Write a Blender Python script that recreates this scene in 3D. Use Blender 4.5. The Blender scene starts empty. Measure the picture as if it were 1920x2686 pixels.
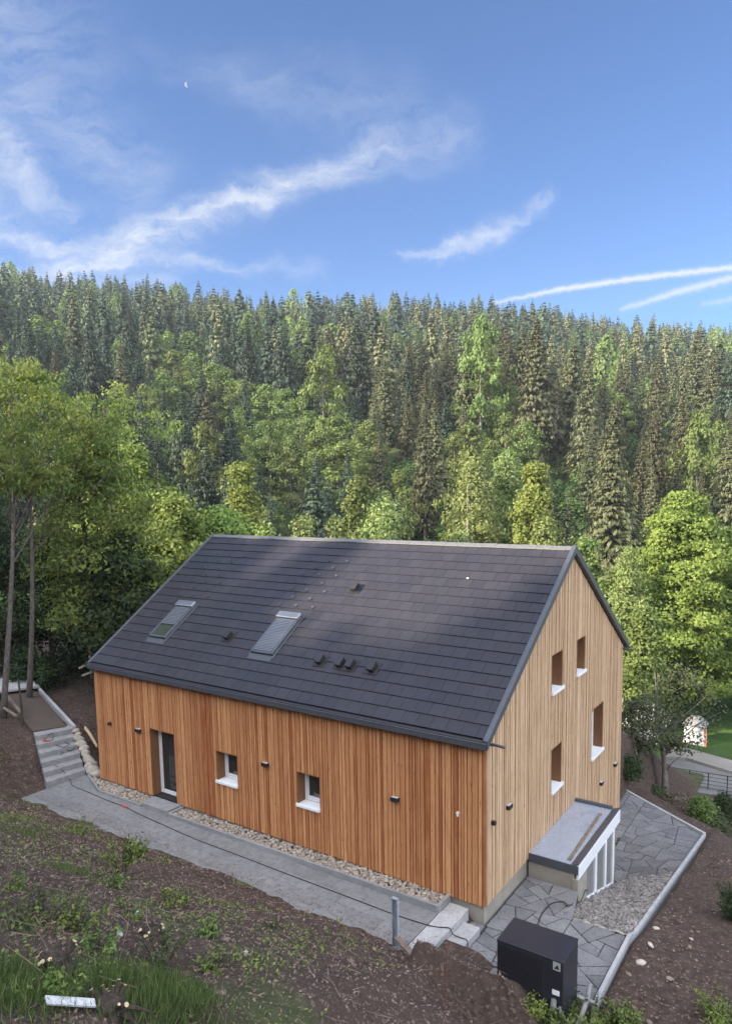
import bpy, math, random
import numpy as np
from mathutils import Vector, Matrix
random.seed(7)
RNG = np.random.default_rng(7)
SC = bpy.context.scene
COL = SC.collection

# ------------------------------------------------------------------ camera
CAMLOC = np.array([6.6293, -14.2636, 9.6102])
AXR = np.array([0.82723905, 0.56156598, -0.0178665])
AXU = np.array([-0.05072448, 0.10631588, 0.99303774])
AXF = np.array([-0.5595557, 0.82057333, -0.11643379])
FPX, PX0, PY0 = 1906.0, 960.0, 1493.4
cam_d = bpy.data.cameras.new('camera')
cam = bpy.data.objects.new('camera', cam_d)
COL.objects.link(cam)
cam.matrix_world = Matrix(((AXR[0], AXU[0], -AXF[0], CAMLOC[0]), (AXR[1], AXU[1], -AXF[1], CAMLOC[1]),
                           (AXR[2], AXU[2], -AXF[2], CAMLOC[2]), (0, 0, 0, 1)))
cam_d.sensor_fit = 'HORIZONTAL'
cam_d.sensor_width = 36.0
cam_d.lens = 36.0 * FPX / 1920.0
cam_d.shift_y = 150.4 / 1920.0
cam_d.clip_start = 0.1
cam_d.clip_end = 6000
SC.camera = cam
FH = np.array([AXF[0], AXF[1], 0.0]); FH /= np.linalg.norm(FH)      # level directions of the valley
SH = np.array([FH[1], -FH[0], 0.0])


def ray(u, v):
    return AXF + AXR * (u - PX0) / FPX - AXU * (v - PY0) / FPX


def P(u, v, D):
    return CAMLOC + ray(u, v) * D


# ------------------------------------------------------------------ light, exposure
SUN_EL = math.radians(25.0)
SUN_AZ = math.radians(-38.0)       # towards the sun: -y, a touch to -x
tosun = Vector((math.sin(SUN_AZ) * math.cos(SUN_EL), -math.cos(SUN_AZ) * math.cos(SUN_EL), math.sin(SUN_EL)))
sd = bpy.data.lights.new('sun', 'SUN')
sd.energy = 5.0
sd.angle = math.radians(0.6)
sd.color = (1.0, 0.86, 0.66)
so = bpy.data.objects.new('sun', sd)
COL.objects.link(so)
so.rotation_euler = tosun.to_track_quat('Z', 'Y').to_euler()
SC.view_settings.view_transform = 'Standard'
SC.view_settings.look = 'None'
SC.view_settings.exposure = 1.4
SC.view_settings.gamma = 1.0
SC.cycles.max_bounces = 8
SC.cycles.diffuse_bounces = 4
SC.cycles.transparent_max_bounces = 8
SC.cycles.volume_bounces = 0
SC.cycles.caustics_reflective = False
SC.cycles.caustics_refractive = False
SC.cycles.use_denoising = True
SKY_STRENGTH = 0.052
REAR_FILL = 1.95

world = bpy.data.worlds.new('World')
SC.world = world
world.use_nodes = True


class NT:
    """small helper that writes node trees"""
    def __init__(self, tree):
        self.t = tree
        tree.nodes.clear()

    def n(self, typ, **kw):
        nd = self.t.nodes.new(typ)
        for k, v in kw.items():
            if k.startswith('i_'):
                key = k[2:]
                key = int(key) if key.isdigit() else key.replace('_', ' ')
                self.put(nd.inputs[key], v)
            else:
                setattr(nd, k, v)
        return nd

    def put(self, sock, v):
        if isinstance(v, bpy.types.NodeSocket):
            self.t.links.new(v, sock)
        elif isinstance(v, bpy.types.Node):
            self.t.links.new(v.outputs[0], sock)
        else:
            try:
                sock.default_value = v
            except Exception:
                sock.default_value = (*v, 1.0)

    def m(self, op, a, b=None, c=None, clamp=False):
        nd = self.t.nodes.new('ShaderNodeMath')
        nd.operation = op
        nd.use_clamp = clamp
        self.put(nd.inputs[0], a)
        if b is not None: self.put(nd.inputs[1], b)
        if c is not None: self.put(nd.inputs[2], c)
        return nd.outputs[0]

    def vm(self, op, a, b=None):
        nd = self.t.nodes.new('ShaderNodeVectorMath')
        nd.operation = op
        self.put(nd.inputs[0], a)
        if b is not None: self.put(nd.inputs[1], b)
        return nd.outputs['Value'] if op in ('DOT_PRODUCT', 'LENGTH') else nd.outputs['Vector']

    def ramp(self, fac, stops, interp='LINEAR'):
        nd = self.t.nodes.new('ShaderNodeValToRGB')
        nd.color_ramp.interpolation = interp
        e = nd.color_ramp.elements
        while len(e) < len(stops): e.new(0.5)
        for el, (p, c) in zip(e, stops):
            el.position = p
            el.color = (c, c, c, 1) if isinstance(c, (int, float)) else (*c, 1)
        self.put(nd.inputs[0], fac)
        return nd.outputs[0]

    def mix(self, fac, a, b, blend='MIX'):
        nd = self.t.nodes.new('ShaderNodeMix')
        nd.data_type = 'RGBA'
        nd.blend_type = blend
        self.put(nd.inputs[0], fac)
        for s, v in ((nd.inputs[6], a), (nd.inputs[7], b)):
            if isinstance(v, tuple) and len(v) == 3: v = (*v, 1.0)
            self.put(s, v)
        return nd.outputs[2]

    def noise(self, vec, scale, detail=4, rough=0.55, dist=0.0, color=False):
        nd = self.t.nodes.new('ShaderNodeTexNoise')
        if vec is not None: self.put(nd.inputs['Vector'], vec)
        nd.inputs['Scale'].default_value = scale
        nd.inputs['Detail'].default_value = detail
        nd.inputs['Roughness'].default_value = rough
        nd.inputs['Distortion'].default_value = dist
        return nd.outputs['Color' if color else 'Fac']


def build_world():
    w = NT(world.node_tree)
    out = w.n('ShaderNodeOutputWorld')
    sky = w.n('ShaderNodeTexSky')
    sky.sky_type = 'NISHITA'
    sky.sun_disc = False
    sky.sun_elevation = SUN_EL
    sky.sun_rotation = math.atan2(tosun.x, tosun.y)
    sky.altitude = 300
    sky.air_density = 1.0
    sky.dust_density = 0.15
    sky.ozone_density = 3.5
    deep = w.mix(1.0, sky.outputs[0], (0.75, 1.06, 1.44), 'MULTIPLY')
    bg = w.n('ShaderNodeBackground', i_Color=deep, i_Strength=SKY_STRENGTH)
    tc = w.n('ShaderNodeTexCoord')
    d = tc.outputs['Generated']
    fwd = w.vm('DOT_PRODUCT', d, tuple(FH))
    sf = w.m('MAXIMUM', fwd, 0.05)
    X = w.m('DIVIDE', w.vm('DOT_PRODUCT', d, tuple(SH)), sf)
    Zc = w.m('DIVIDE', w.vm('DOT_PRODUCT', d, (0.0, 0.0, 1.0)), sf)
    front = w.m('GREATER_THAN', fwd, 0.06)
    pos = w.n('ShaderNodeCombineXYZ', i_X=X, i_Y=Zc).outputs[0]
    wob = w.noise(pos, 7.0, 5, 0.6, color=True)
    wob2 = w.noise(pos, 34.0, 5, 0.65, color=True)
    warp = w.vm('ADD', w.vm('MULTIPLY', w.vm('SUBTRACT', wob, (0.5, 0.5, 0.5)), (0.10, 0.10, 0)),
                w.vm('MULTIPLY', w.vm('SUBTRACT', wob2, (0.5, 0.5, 0.5)), (0.028, 0.028, 0)))
    posw = w.vm('ADD', pos, warp)
    thin = w.vm('ADD', pos, w.vm('MULTIPLY', w.vm('SUBTRACT', w.noise(pos, 110.0, 3, 0.6, color=True), (0.5, 0.5, 0.5)), (0.006, 0.006, 0)))
    rot = w.n('ShaderNodeMapping', i_Vector=posw, i_Rotation=(0, 0, math.radians(-28)), i_Scale=(0.7, 2.4, 1)).outputs[0]
    fib = w.ramp(w.noise(rot, 15.0, 8, 0.70), [(0.37, 0.10), (0.62, 1.0)])

    def gn(u, v):
        r = ray(u * 1.18227, v * 1.18227)
        return float(r @ SH / (r @ FH)), float(r[2] / (r @ FH))

    def seg(vec, p0, p1, w0, w1, a0, a1):
        (x0, y0), (x1, y1) = gn(*p0), gn(*p1)
        dx, dy = x1 - x0, y1 - y0
        L2 = dx * dx + dy * dy
        rel = w.vm('SUBTRACT', vec, (x0, y0, 0.0))
        t = w.m('DIVIDE', w.vm('DOT_PRODUCT', rel, (dx, dy, 0.0)), L2, clamp=True)
        near = w.n('ShaderNodeCombineXYZ', i_X=w.m('MULTIPLY', t, dx), i_Y=w.m('MULTIPLY', t, dy)).outputs[0]
        dist = w.vm('LENGTH', w.vm('MULTIPLY', w.vm('SUBTRACT', rel, near), (1.0, 1.0, 0.0)))
        width = w.m('MULTIPLY_ADD', t, (w1 - w0) / 1612.0, w0 / 1612.0)
        q = w.m('DIVIDE', dist, width)
        g = w.m('EXPONENT', w.m('MULTIPLY', w.m('MULTIPLY', q, q), -1.0))
        return w.m('MULTIPLY', g, w.m('MULTIPLY_ADD', t, a1 - a0, a0))

    soft = None
    S = [((150, 600), (330, 515), 55, 36, .95, .95), ((330, 515), (480, 458), 33, 30, .85, .8), ((480, 458), (640, 402), 28, 33, .8, .9),
         ((640, 402), (800, 338), 34, 34, .9, .6), ((800, 338), (1020, 288), 38, 45, .5, .15),
         ((-60, 500), (200, 545), 22, 22, .7, .75), ((200, 560), (430, 570), 26, 16, .6, .55), ((430, 570), (720, 610), 14, 12, .5, .1),
         ((-60, 300), (60, 400), 60, 50, .6, .6), ((60, 400), (170, 470), 40, 30, .5, .2),
         ((-40, 40), (180, 120), 110, 80, .28, .12), ((-40, 460), (50, 490), 40, 30, .6, .2),
         ((300, 95), (540, 165), 28, 45, .05, .13), ((540, 165), (880, 250), 50, 60, .14, .12), ((-40, 170), (300, 380), 90, 80, .26, .2),
         ((-50, 600), (360, 622), 34, 28, .75, .3), ((880, 563), (970, 562), 9, 12, .3, .6),
         ((970, 562), (1110, 500), 14, 20, .65, .55), ((1110, 500), (1215, 425), 20, 12, .55, .3)]
    for s in S:
        g = seg(posw, *s)
        soft = g if soft is None else w.m('MAXIMUM', soft, g)
    soft = w.m('MULTIPLY', soft, fib)
    sharp = None
    for s in [((1095, 672), (1250, 640), 3.5, 5, .5, .95), ((1250, 640), (1420, 616), 5, 5.5, .95, .95), ((1420, 616), (1700, 584), 5.5, 6, .95, .95),
              ((1380, 686), (1500, 648), 5, 6.5, .4, .7), ((1500, 648), (1700, 596), 6.5, 7.5, .7, .75), ((1560, 674), (1700, 650), 5, 6, .2, .4)]:
        g = seg(thin, *s)
        sharp = g if sharp is None else w.m('MAXIMUM', sharp, g)
    cl = w.m('MULTIPLY', w.m('MAXIMUM', soft, sharp), front, clamp=True)
    bgc = w.n('ShaderNodeBackground', i_Color=(0.84, 0.89, 1.0, 1.0), i_Strength=0.37)
    mx = w.n('ShaderNodeMixShader', i_0=w.m('MULTIPLY', w.m('POWER', cl, 0.8), 0.92), i_1=bg, i_2=bgc)
    # unseen cloud bank behind the viewer, added as fill light for the shaded walls
    rear = w.ramp(fwd, [(0.0, 1.0), (0.22, 0.0)])
    upz = w.ramp(w.vm('DOT_PRODUCT', d, (0.0, 0.0, 1.0)), [(0.02, 0.0), (0.2, 1.0)])
    bank = w.ramp(w.noise(d, 2.3, 6, 0.6, 0.4), [(0.36, 0.0), (0.60, 1.0)])
    bgr = w.n('ShaderNodeBackground', i_Color=(0.93, 0.95, 1.0, 1.0), i_Strength=REAR_FILL)
    mx2 = w.n('ShaderNodeMixShader', i_0=w.m('MULTIPLY', w.m('MULTIPLY', rear, upz), bank), i_1=mx, i_2=bgr)
    w.put(out.inputs[0], mx2)


build_world()


# ------------------------------------------------------------------ tagging and mesh helpers
def tag(o, label=None, cat=None, group=None, kind=None):
    if label: o['label'] = label
    if cat: o['category'] = cat
    if group: o['group'] = group
    if kind: o['kind'] = kind
    return o


def empty(name, loc=(0, 0, 0), rz=0.0):
    o = bpy.data.objects.new(name, None)
    COL.objects.link(o)
    o.location = loc
    o.rotation_euler = (0, 0, rz)
    o.empty_display_size = 0.2
    return o


def link(name, me, parent=None, mats=(), world_space=True):
    o = bpy.data.objects.new(name, me)
    COL.objects.link(o)
    for mt in mats:
        if mt: me.materials.append(mt)
    if parent is not None:
        o.parent = parent
        if world_space:      # geometry is in world coordinates: undo the parents' transforms
            m = Matrix.Identity(4); q = parent
            while q is not None:
                m = Matrix.LocRotScale(q.location, q.rotation_euler, q.scale) @ m if False else (Matrix.LocRotScale(q.location, q.rotation_euler, q.scale) @ q.matrix_parent_inverse.inverted() if False else Matrix.LocRotScale(q.location, q.rotation_euler, q.scale)) @ m
                q = q.parent
            inv = m.inverted()
            o.location, rq, o.scale = inv.decompose()
            o.rotation_euler = rq.to_euler()
    return o


class MB:
    def __init__(self):
        self.v, self.f, self.tone, self.mi = [], [], [], []
        self.cur = 0.5
        self.mat = 0

    def add(self, vs, fs):
        b = len(self.v)
        self.v += [tuple(map(float, p)) for p in vs]
        for f in fs:
            self.f.append(tuple(i + b for i in f))
            self.tone.append(self.cur)
            self.mi.append(self.mat)

    def hexa(self, p):
        """eight corners: bottom ring 0-3, top ring 4-7"""
        self.add(p, [(3, 2, 1, 0), (4, 5, 6, 7), (0, 1, 5, 4), (1, 2, 6, 5), (2, 3, 7, 6), (3, 0, 4, 7)])

    def box(self, x0, x1, y0, y1, z0, z1):
        self.hexa([(x0, y0, z0), (x1, y0, z0), (x1, y1, z0), (x0, y1, z0), (x0, y0, z1), (x1, y0, z1), (x1, y1, z1), (x0, y1, z1)])

    def obox(self, c, ax, ay, az, hx, hy, hz):
        c, ax, ay, az = (np.array(q, float) for q in (c, ax, ay, az))
        ps = []
        for sz in (-1, 1):
            for sx, sy in ((-1, -1), (1, -1), (1, 1), (-1, 1)):
                ps.append(c + ax * hx * sx + ay * hy * sy + az * hz * sz)
        self.hexa(ps)

    def tube(self, pts, rad, n=8, cap=True):
        pts = [np.array(p, float) for p in pts]
        rads = rad if hasattr(rad, '__len__') else [rad] * len(pts)
        b = len(self.v)
        up = np.array([0.0, 0, 1]); prev = None
        for i, p in enumerate(pts):
            t = pts[min(i + 1, len(pts) - 1)] - pts[max(i - 1, 0)]
            t = t / (np.linalg.norm(t) + 1e-9)
            if prev is None:
                a = np.cross(t, up if abs(t[2]) < 0.9 else np.array([1.0, 0, 0]))
            else:
                a = prev - t * (prev @ t)
            a /= np.linalg.norm(a) + 1e-9
            prev = a
            c = np.cross(t, a)
            for k in range(n):
                w = 2 * math.pi * k / n
                q = p + (a * math.cos(w) + c * math.sin(w)) * rads[i]
                self.v.append(tuple(q))
        for i in range(len(pts) - 1):
            for k in range(n):
                k2 = (k + 1) % n
                self.f.append((b + i * n + k, b + i * n + k2, b + (i + 1) * n + k2, b + (i + 1) * n + k))
                self.tone.append(self.cur); self.mi.append(self.mat)
        if cap:
            self.f.append(tuple(b + k for k in range(n))[::-1]); self.f.append(tuple(b + (len(pts) - 1) * n + k for k in range(n)))
            self.tone += [self.cur] * 2; self.mi += [self.mat] * 2

    def prism(self, poly, z0, z1):
        """poly: list of (x, y) counter-clockwise, z0/z1 numbers or functions of x, y"""
        n = len(poly)
        f0 = z0 if callable(z0) else (lambda x, y: z0)
        f1 = z1 if callable(z1) else (lambda x, y: z1)
        vs = [(x, y, f0(x, y)) for x, y in poly] + [(x, y, f1(x, y)) for x, y in poly]
        fs = [tuple(range(n))[::-1], tuple(range(n, 2 * n))] + [(i, (i + 1) % n, n + (i + 1) % n, n + i) for i in range(n)]
        self.add(vs, fs)

    def mesh(self, name, smooth=False):
        me = bpy.data.meshes.new(name)
        me.from_pydata(self.v, [], self.f)
        a = me.attributes.new('tone', 'FLOAT', 'FACE')
        a.data.foreach_set('value', self.tone)
        if any(self.mi): me.polygons.foreach_set('material_index', self.mi)
        if smooth: me.polygons.foreach_set('use_smooth', [True] * len(self.f))
        me.update()
        return me

    def build(self, name, mat, parent=None, bevel=0.0, smooth=False):
        me = self.mesh(name, smooth)
        mats = mat if isinstance(mat, (list, tuple)) else [mat]
        o = link(name, me, parent, mats)
        if bevel:
            md = o.modifiers.new('bevel', 'BEVEL')
            md.width = bevel; md.segments = 2; md.limit_method = 'ANGLE'
        return o


def np_mesh(name, verts, faces, tone=None, smooth=False):
    """fast mesh from numpy arrays; faces (n, k)"""
    me = bpy.data.meshes.new(name)
    nv, (nf, k) = len(verts), faces.shape
    me.vertices.add(nv)
    me.vertices.foreach_set('co', np.ascontiguousarray(verts, dtype=np.float32).ravel())
    me.loops.add(nf * k)
    me.loops.foreach_set('vertex_index', np.ascontiguousarray(faces, dtype=np.int32).ravel())
    me.polygons.add(nf)
    me.polygons.foreach_set('loop_start', np.arange(0, nf * k, k, dtype=np.int32))
    if tone is not None:
        a = me.attributes.new('tone', 'FLOAT', 'FACE')
        a.data.foreach_set('value', np.ascontiguousarray(tone, dtype=np.float32))
    if smooth: me.polygons.foreach_set('use_smooth', np.ones(nf, dtype=bool))
    me.update(calc_edges=True)
    return me


def unit(a):
    return a / (np.linalg.norm(a, axis=-1, keepdims=True) + 1e-9)


def leaf_quads(c, axis, side, L, W):
    """rhombic leaves: centre c, unit axis and side directions, length and width arrays"""
    L = np.asarray(L)[..., None]; W = np.asarray(W)[..., None]
    v = np.stack([c - axis * L / 2, c + side * W / 2 - axis * L * .05, c + axis * L / 2, c - side * W / 2 - axis * L * .05], 1)
    n = len(c)
    return v.reshape(-1, 3), np.arange(4 * n).reshape(n, 4)


def vnoise(x, y, s, seed=0):
    """smooth value noise on arrays"""
    x = np.asarray(x, float) / s + seed * 17.3; y = np.asarray(y, float) / s - seed * 9.1
    xi, yi = np.floor(x), np.floor(y)
    fx, fy = x - xi, y - yi
    fx, fy = fx * fx * (3 - 2 * fx), fy * fy * (3 - 2 * fy)

    def h(i, j):
        q = np.sin(i * 127.1 + j * 311.7 + seed * 74.7) * 43758.5453
        return q - np.floor(q)
    return (h(xi, yi) * (1 - fx) + h(xi + 1, yi) * fx) * (1 - fy) + (h(xi, yi + 1) * (1 - fx) + h(xi + 1, yi + 1) * fx) * fy - 0.5


def sstep(a, b, x):
    t = np.clip((np.asarray(x, float) - a) / (b - a), 0, 1)
    return t * t * (3 - 2 * t)


# ------------------------------------------------------------------ materials
MATS = {}


def new_mat(name):
    m = bpy.data.materials.new(name)
    m.use_nodes = True
    nt = NT(m.node_tree)
    MATS[name] = m
    return m, nt


def finish(nt, color, rough=0.8, metal=0.0, bump=None, bstr=0.3, bdist=0.01, spec=0.5, **kw):
    b = nt.n('ShaderNodeBsdfPrincipled')
    nt.put(b.inputs['Base Color'], color if not (isinstance(color, tuple) and len(color) == 3) else (*color, 1))
    nt.put(b.inputs['Roughness'], rough)
    nt.put(b.inputs['Metallic'], metal)
    nt.put(b.inputs['Specular IOR Level'], spec)
    for k, v in kw.items(): nt.put(b.inputs[k.replace('_', ' ')], v)
    if bump is not None:
        bp = nt.n('ShaderNodeBump', i_Height=bump, i_Strength=bstr, i_Distance=bdist)
        nt.put(b.inputs['Normal'], bp)
    o = nt.n('ShaderNodeOutputMaterial')
    nt.put(o.inputs[0], b)
    return b


def tone_of(nt):
    return nt.n('ShaderNodeAttribute', attribute_name='tone').outputs['Fac']


def objco(nt):
    return nt.n('ShaderNodeNewGeometry').outputs['Position']


def mat_plain(name, col, rough=0.6, metal=0.0, var=0.15, scale=6.0, bstr=0.15, spec=0.5):
    m, nt = new_mat(name)
    p = objco(nt)
    nz = nt.noise(p, scale, 5, 0.6)
    nf = nt.noise(p, scale * 9, 3, 0.6)
    c = nt.mix(nt.ramp(nz, [(0.3, 0.0), (0.7, 1.0)]), tuple(x * (1 - var) for x in col), tuple(min(1, x * (1 + var)) for x in col))
    finish(nt, c, nt.m('MULTIPLY_ADD', nf, 0.15, rough - 0.07), metal, nf, bstr, 0.004, spec)
    return m


def mat_wood(name, dark, light, sat_mix):
    m, nt = new_mat(name)
    p = objco(nt)
    t = tone_of(nt)
    off = nt.n('ShaderNodeCombineXYZ', i_X=nt.m('MULTIPLY', t, 37.0), i_Y=nt.m('MULTIPLY', t, 91.0), i_Z=nt.m('MULTIPLY', t, 53.0)).outputs[0]
    q = nt.vm('ADD', p, off)
    st = nt.vm('MULTIPLY', q, (26.0, 26.0, 1.3))
    grain = nt.noise(st, 1.6, 6, 0.62, 0.8)
    fine = nt.noise(nt.vm('MULTIPLY', q, (150.0, 150.0, 5.0)), 1.0, 3, 0.6)
    base = nt.ramp(t, [(0.0, dark), (0.35, tuple(a * .55 + b * .45 for a, b in zip(dark, light))), (0.7, tuple(a * .3 + b * .7 for a, b in zip(dark, light))), (1.0, light)])
    c = nt.mix(nt.ramp(grain, [(0.35, 0.45), (0.60, 0.0)]), base, tuple(x * .62 for x in dark))
    c = nt.mix(nt.ramp(fine, [(0.4, 0.35), (0.65, 0.0)]), c, tuple(x * .7 for x in dark))
    blot = nt.noise(nt.vm('MULTIPLY', q, (5.0, 5.0, 1.1)), 1.0, 3, 0.5)
    c = nt.mix(nt.ramp(blot, [(0.45, 0.0), (0.75, sat_mix)]), c, light)
    vo = nt.n('ShaderNodeTexVoronoi', i_Vector=nt.vm('MULTIPLY', q, (9.0, 9.0, 2.2)), i_Scale=1.0)
    knot = nt.ramp(vo.outputs['Distance'], [(0.06, 1.0), (0.13, 0.0)])
    c = nt.mix(nt.m('MULTIPLY', knot, 0.75), c, tuple(x * .33 for x in dark))
    finish(nt, c, 0.72, 0.0, grain, 0.35, 0.004, 0.3)
    return m


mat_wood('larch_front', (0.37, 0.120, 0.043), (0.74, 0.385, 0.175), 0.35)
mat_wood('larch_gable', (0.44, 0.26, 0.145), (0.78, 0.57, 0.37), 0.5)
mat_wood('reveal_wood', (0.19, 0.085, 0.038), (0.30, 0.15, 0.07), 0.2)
mat_plain('membrane', (0.02, 0.018, 0.018), 0.9)
mat_plain('plaster_grey', (0.30, 0.275, 0.235), 0.9, var=0.14, scale=2.5, bstr=0.3)
mat_plain('concrete', (0.25, 0.25, 0.255), 0.85, var=0.18, scale=5.0, bstr=0.3)
mat_plain('concrete_light', (0.37, 0.375, 0.385), 0.85, var=0.14, scale=4.0, bstr=0.25)
mat_plain('old_wood', (0.16, 0.125, 0.10), 0.9, var=0.3, scale=9.0, bstr=0.5)
mat_plain('white_paint', (0.80, 0.82, 0.85), 0.45, var=0.03)
mat_plain('metal_trim', (0.10, 0.11, 0.13), 0.42, 0.35, var=0.10)
mat_plain('metal_ridge', (0.20, 0.20, 0.21), 0.45, 0.4, var=0.15, scale=14)
mat_plain('zinc', (0.36, 0.41, 0.47), 0.5, 0.35, var=0.25, scale=10)
mat_plain('guard_metal', (0.07, 0.072, 0.085), 0.6, 0.1)
mat_plain('shutter_alu', (0.22, 0.24, 0.28), 0.4, 0.6, var=0.05)
mat_plain('plank_paint', (0.52, 0.53, 0.55), 0.7, var=0.25, scale=18)
mat_plain('rust', (0.12, 0.06, 0.035), 0.9, var=0.4, scale=30)
mat_plain('black_plastic', (0.022, 0.022, 0.026), 0.5, var=0.1)
mat_plain('pump_casing', (0.030, 0.030, 0.040), 0.38, 0.2, var=0.12, scale=3.0, bstr=0.05)
mat_plain('pump_grille', (0.020, 0.020, 0.026), 0.55, var=0.1)
mat_plain('lamp_body', (0.020, 0.020, 0.024), 0.5, var=0.1)
mat_plain('lamp_lens', (0.50, 0.52, 0.54), 0.3, var=0.04)
mat_plain('cable_rubber', (0.020, 0.020, 0.022), 0.6)
mat_plain('red_plastic', (0.55, 0.055, 0.035), 0.45)
mat_plain('grey_pipe', (0.13, 0.13, 0.135), 0.7)
mat_plain('orange_paint', (0.65, 0.17, 0.07), 0.6)
mat_plain('stone_edge', (0.36, 0.32, 0.275), 0.9, var=0.3, scale=7, bstr=0.8)
mat_plain('asphalt', (0.16, 0.155, 0.155), 0.9, var=0.12, scale=1.2)
mat_plain('pavement_grey', (0.24, 0.225, 0.21), 0.9, var=0.1, scale=1.0)
mat_plain('road_paint', (0.7, 0.7, 0.68), 0.7)
mat_plain('curtain', (0.33, 0.36, 0.34), 0.9, var=0.1)
mat_plain('cut_wood', (0.55, 0.42, 0.26), 0.85, var=0.2, scale=20)


def mat_roof():
    m, nt = new_mat('roof_tile')
    p = objco(nt)
    t = tone_of(nt)
    nz = nt.noise(p, 1.1, 5, 0.6)
    c = nt.mix(t, (0.025, 0.025, 0.034), (0.033, 0.033, 0.043))
    c = nt.mix(nt.ramp(nz, [(0.35, 0.0), (0.7, 0.4)]), c, (0.034, 0.029, 0.034))
    fn = nt.noise(p, 60, 4, 0.7)
    finish(nt, c, nt.m('MULTIPLY_ADD', nz, 0.25, 0.34), 0.0, fn, 0.25, 0.003, 0.55)


def mat_glass(name, tint, rough=0.05):
    m, nt = new_mat(name)
    finish(nt, tint, rough, 0.0, None, spec=1.0)


def mat_stone(name, c0, c1, scale, bstr, rough=0.75):
    m, nt = new_mat(name)
    p = objco(nt)
    t = tone_of(nt)
    a = nt.noise(p, scale, 6, 0.65)
    b = nt.noise(p, scale * 7, 5, 0.7)
    c = nt.mix(t, c0, c1)
    c = nt.mix(nt.ramp(a, [(0.35, 0.0), (0.7, 0.5)]), c, tuple(x * 1.35 for x in c1))
    c = nt.mix(nt.ramp(b, [(0.35, 0.45), (0.55, 0.0)]), c, tuple(x * .55 for x in c0))
    finish(nt, c, nt.m('MULTIPLY_ADD', a, 0.3, rough - 0.15), 0.0, b, bstr, 0.01)


def mat_soil():
    m, nt = new_mat('soil')
    p = objco(nt)
    a = nt.noise(p, 0.55, 6, 0.6)
    b = nt.noise(p, 5.0, 8, 0.72)
    f = nt.noise(p, 34.0, 6, 0.75)
    g = nt.noise(p, 0.12, 4, 0.5)
    c = nt.mix(nt.ramp(b, [(0.3, 0.0), (0.7, 1.0)]), (0.032, 0.022, 0.018), (0.132, 0.095, 0.078))
    c = nt.mix(nt.ramp(a, [(0.4, 0.0), (0.65, 0.7)]), c, (0.088, 0.060, 0.050))
    vo = nt.n('ShaderNodeTexVoronoi', i_Vector=nt.vm('MULTIPLY', p, (22.0, 22.0, 22.0)), i_Scale=1.0)
    chip = nt.ramp(nt.n('ShaderNodeSeparateColor', i_0=vo.outputs['Color']).outputs[0], [(0.86, 0.0), (0.93, 1.0)])
    c = nt.mix(nt.m('MULTIPLY', chip, 0.55), c, (0.24, 0.185, 0.15))
    c = nt.mix(nt.ramp(f, [(0.35, 0.6), (0.5, 0.0)]), c, (0.02, 0.013, 0.011))
    # green cover: attribute painted from the terrain function (meadow, forest floor)
    gr = nt.n('ShaderNodeAttribute', attribute_name='green').outputs['Fac']
    grass = nt.mix(nt.ramp(nt.noise(p, 0.35, 5, 0.6), [(0.35, 0.0), (0.65, 1.0)]), (0.035, 0.075, 0.018), (0.075, 0.125, 0.03))
    c = nt.mix(nt.m('MULTIPLY', gr, 1.0, clamp=True), c, grass)
    h = nt.m('ADD', b, nt.m('MULTIPLY', f, 0.5))
    finish(nt, c, 0.95, 0.0, h, 0.9, 0.05, 0.2)


def mat_leaf(name, c0, c1, c2, trans=0.35, obj_var=0.25):
    m, nt = new_mat(name)
    t = tone_of(nt)
    oi = nt.n('ShaderNodeObjectInfo').outputs['Random']
    c = nt.ramp(t, [(0.0, c0), (0.5, c1), (1.0, c2)])
    v = nt.m('MULTIPLY_ADD', oi, 2 * obj_var, 1 - obj_var)
    hs = nt.n('ShaderNodeHueSaturation', i_Color=c, i_Value=v, i_Hue=nt.m('MULTIPLY_ADD', oi, 0.045, 0.478))
    col = hs.outputs[0]
    b = nt.n('ShaderNodeBsdfPrincipled')
    nt.put(b.inputs['Base Color'], col)
    b.inputs['Roughness'].default_value = 0.6
    b.inputs['Specular IOR Level'].default_value = 0.25
    tr = nt.n('ShaderNodeBsdfTranslucent', i_Color=nt.mix(0.5, col, c2, 'MIX'))
    mx = nt.n('ShaderNodeMixShader', i_0=trans, i_1=b, i_2=tr)
    o = nt.n('ShaderNodeOutputMaterial')
    nt.put(o.inputs[0], mx)


def mat_bark(name, c0, c1, s=6.0):
    m, nt = new_mat(name)
    p = nt.n('ShaderNodeTexCoord').outputs['Object']
    st = nt.vm('MULTIPLY', p, (s * 2, s * 2, s * .6))
    a = nt.noise(st, 1.5, 6, 0.7)
    c = nt.mix(nt.ramp(a, [(0.35, 0.0), (0.65, 1.0)]), c0, c1)
    finish(nt, c, 0.95, 0.0, a, 0.7, 0.03, 0.2)


mat_roof()
mat_glass('window_glass', (0.03, 0.035, 0.035))
mat_glass('skylight_glass', (0.05, 0.06, 0.05), 0.03)
mat_stone('flagstone', (0.115, 0.115, 0.122), (0.205, 0.205, 0.212), 2.2, 0.5)
mat_stone('joint_sand', (0.035, 0.033, 0.034), (0.045, 0.042, 0.042), 6, 0.6)
mat_stone('path_slab', (0.165, 0.165, 0.170), (0.205, 0.205, 0.210), 0.9, 0.15)
mat_stone('step_slab', (0.33, 0.33, 0.335), (0.41, 0.41, 0.415), 1.5, 0.2)
mat_stone('pebble', (0.13, 0.105, 0.082), (0.42, 0.37, 0.315), 10, 0.2, 0.6)
mat_stone('rubble', (0.10, 0.092, 0.09), (0.36, 0.33, 0.31), 14, 0.9)
mat_stone('loose_stone', (0.16, 0.12, 0.10), (0.55, 0.48, 0.42), 10, 0.5)
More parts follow.
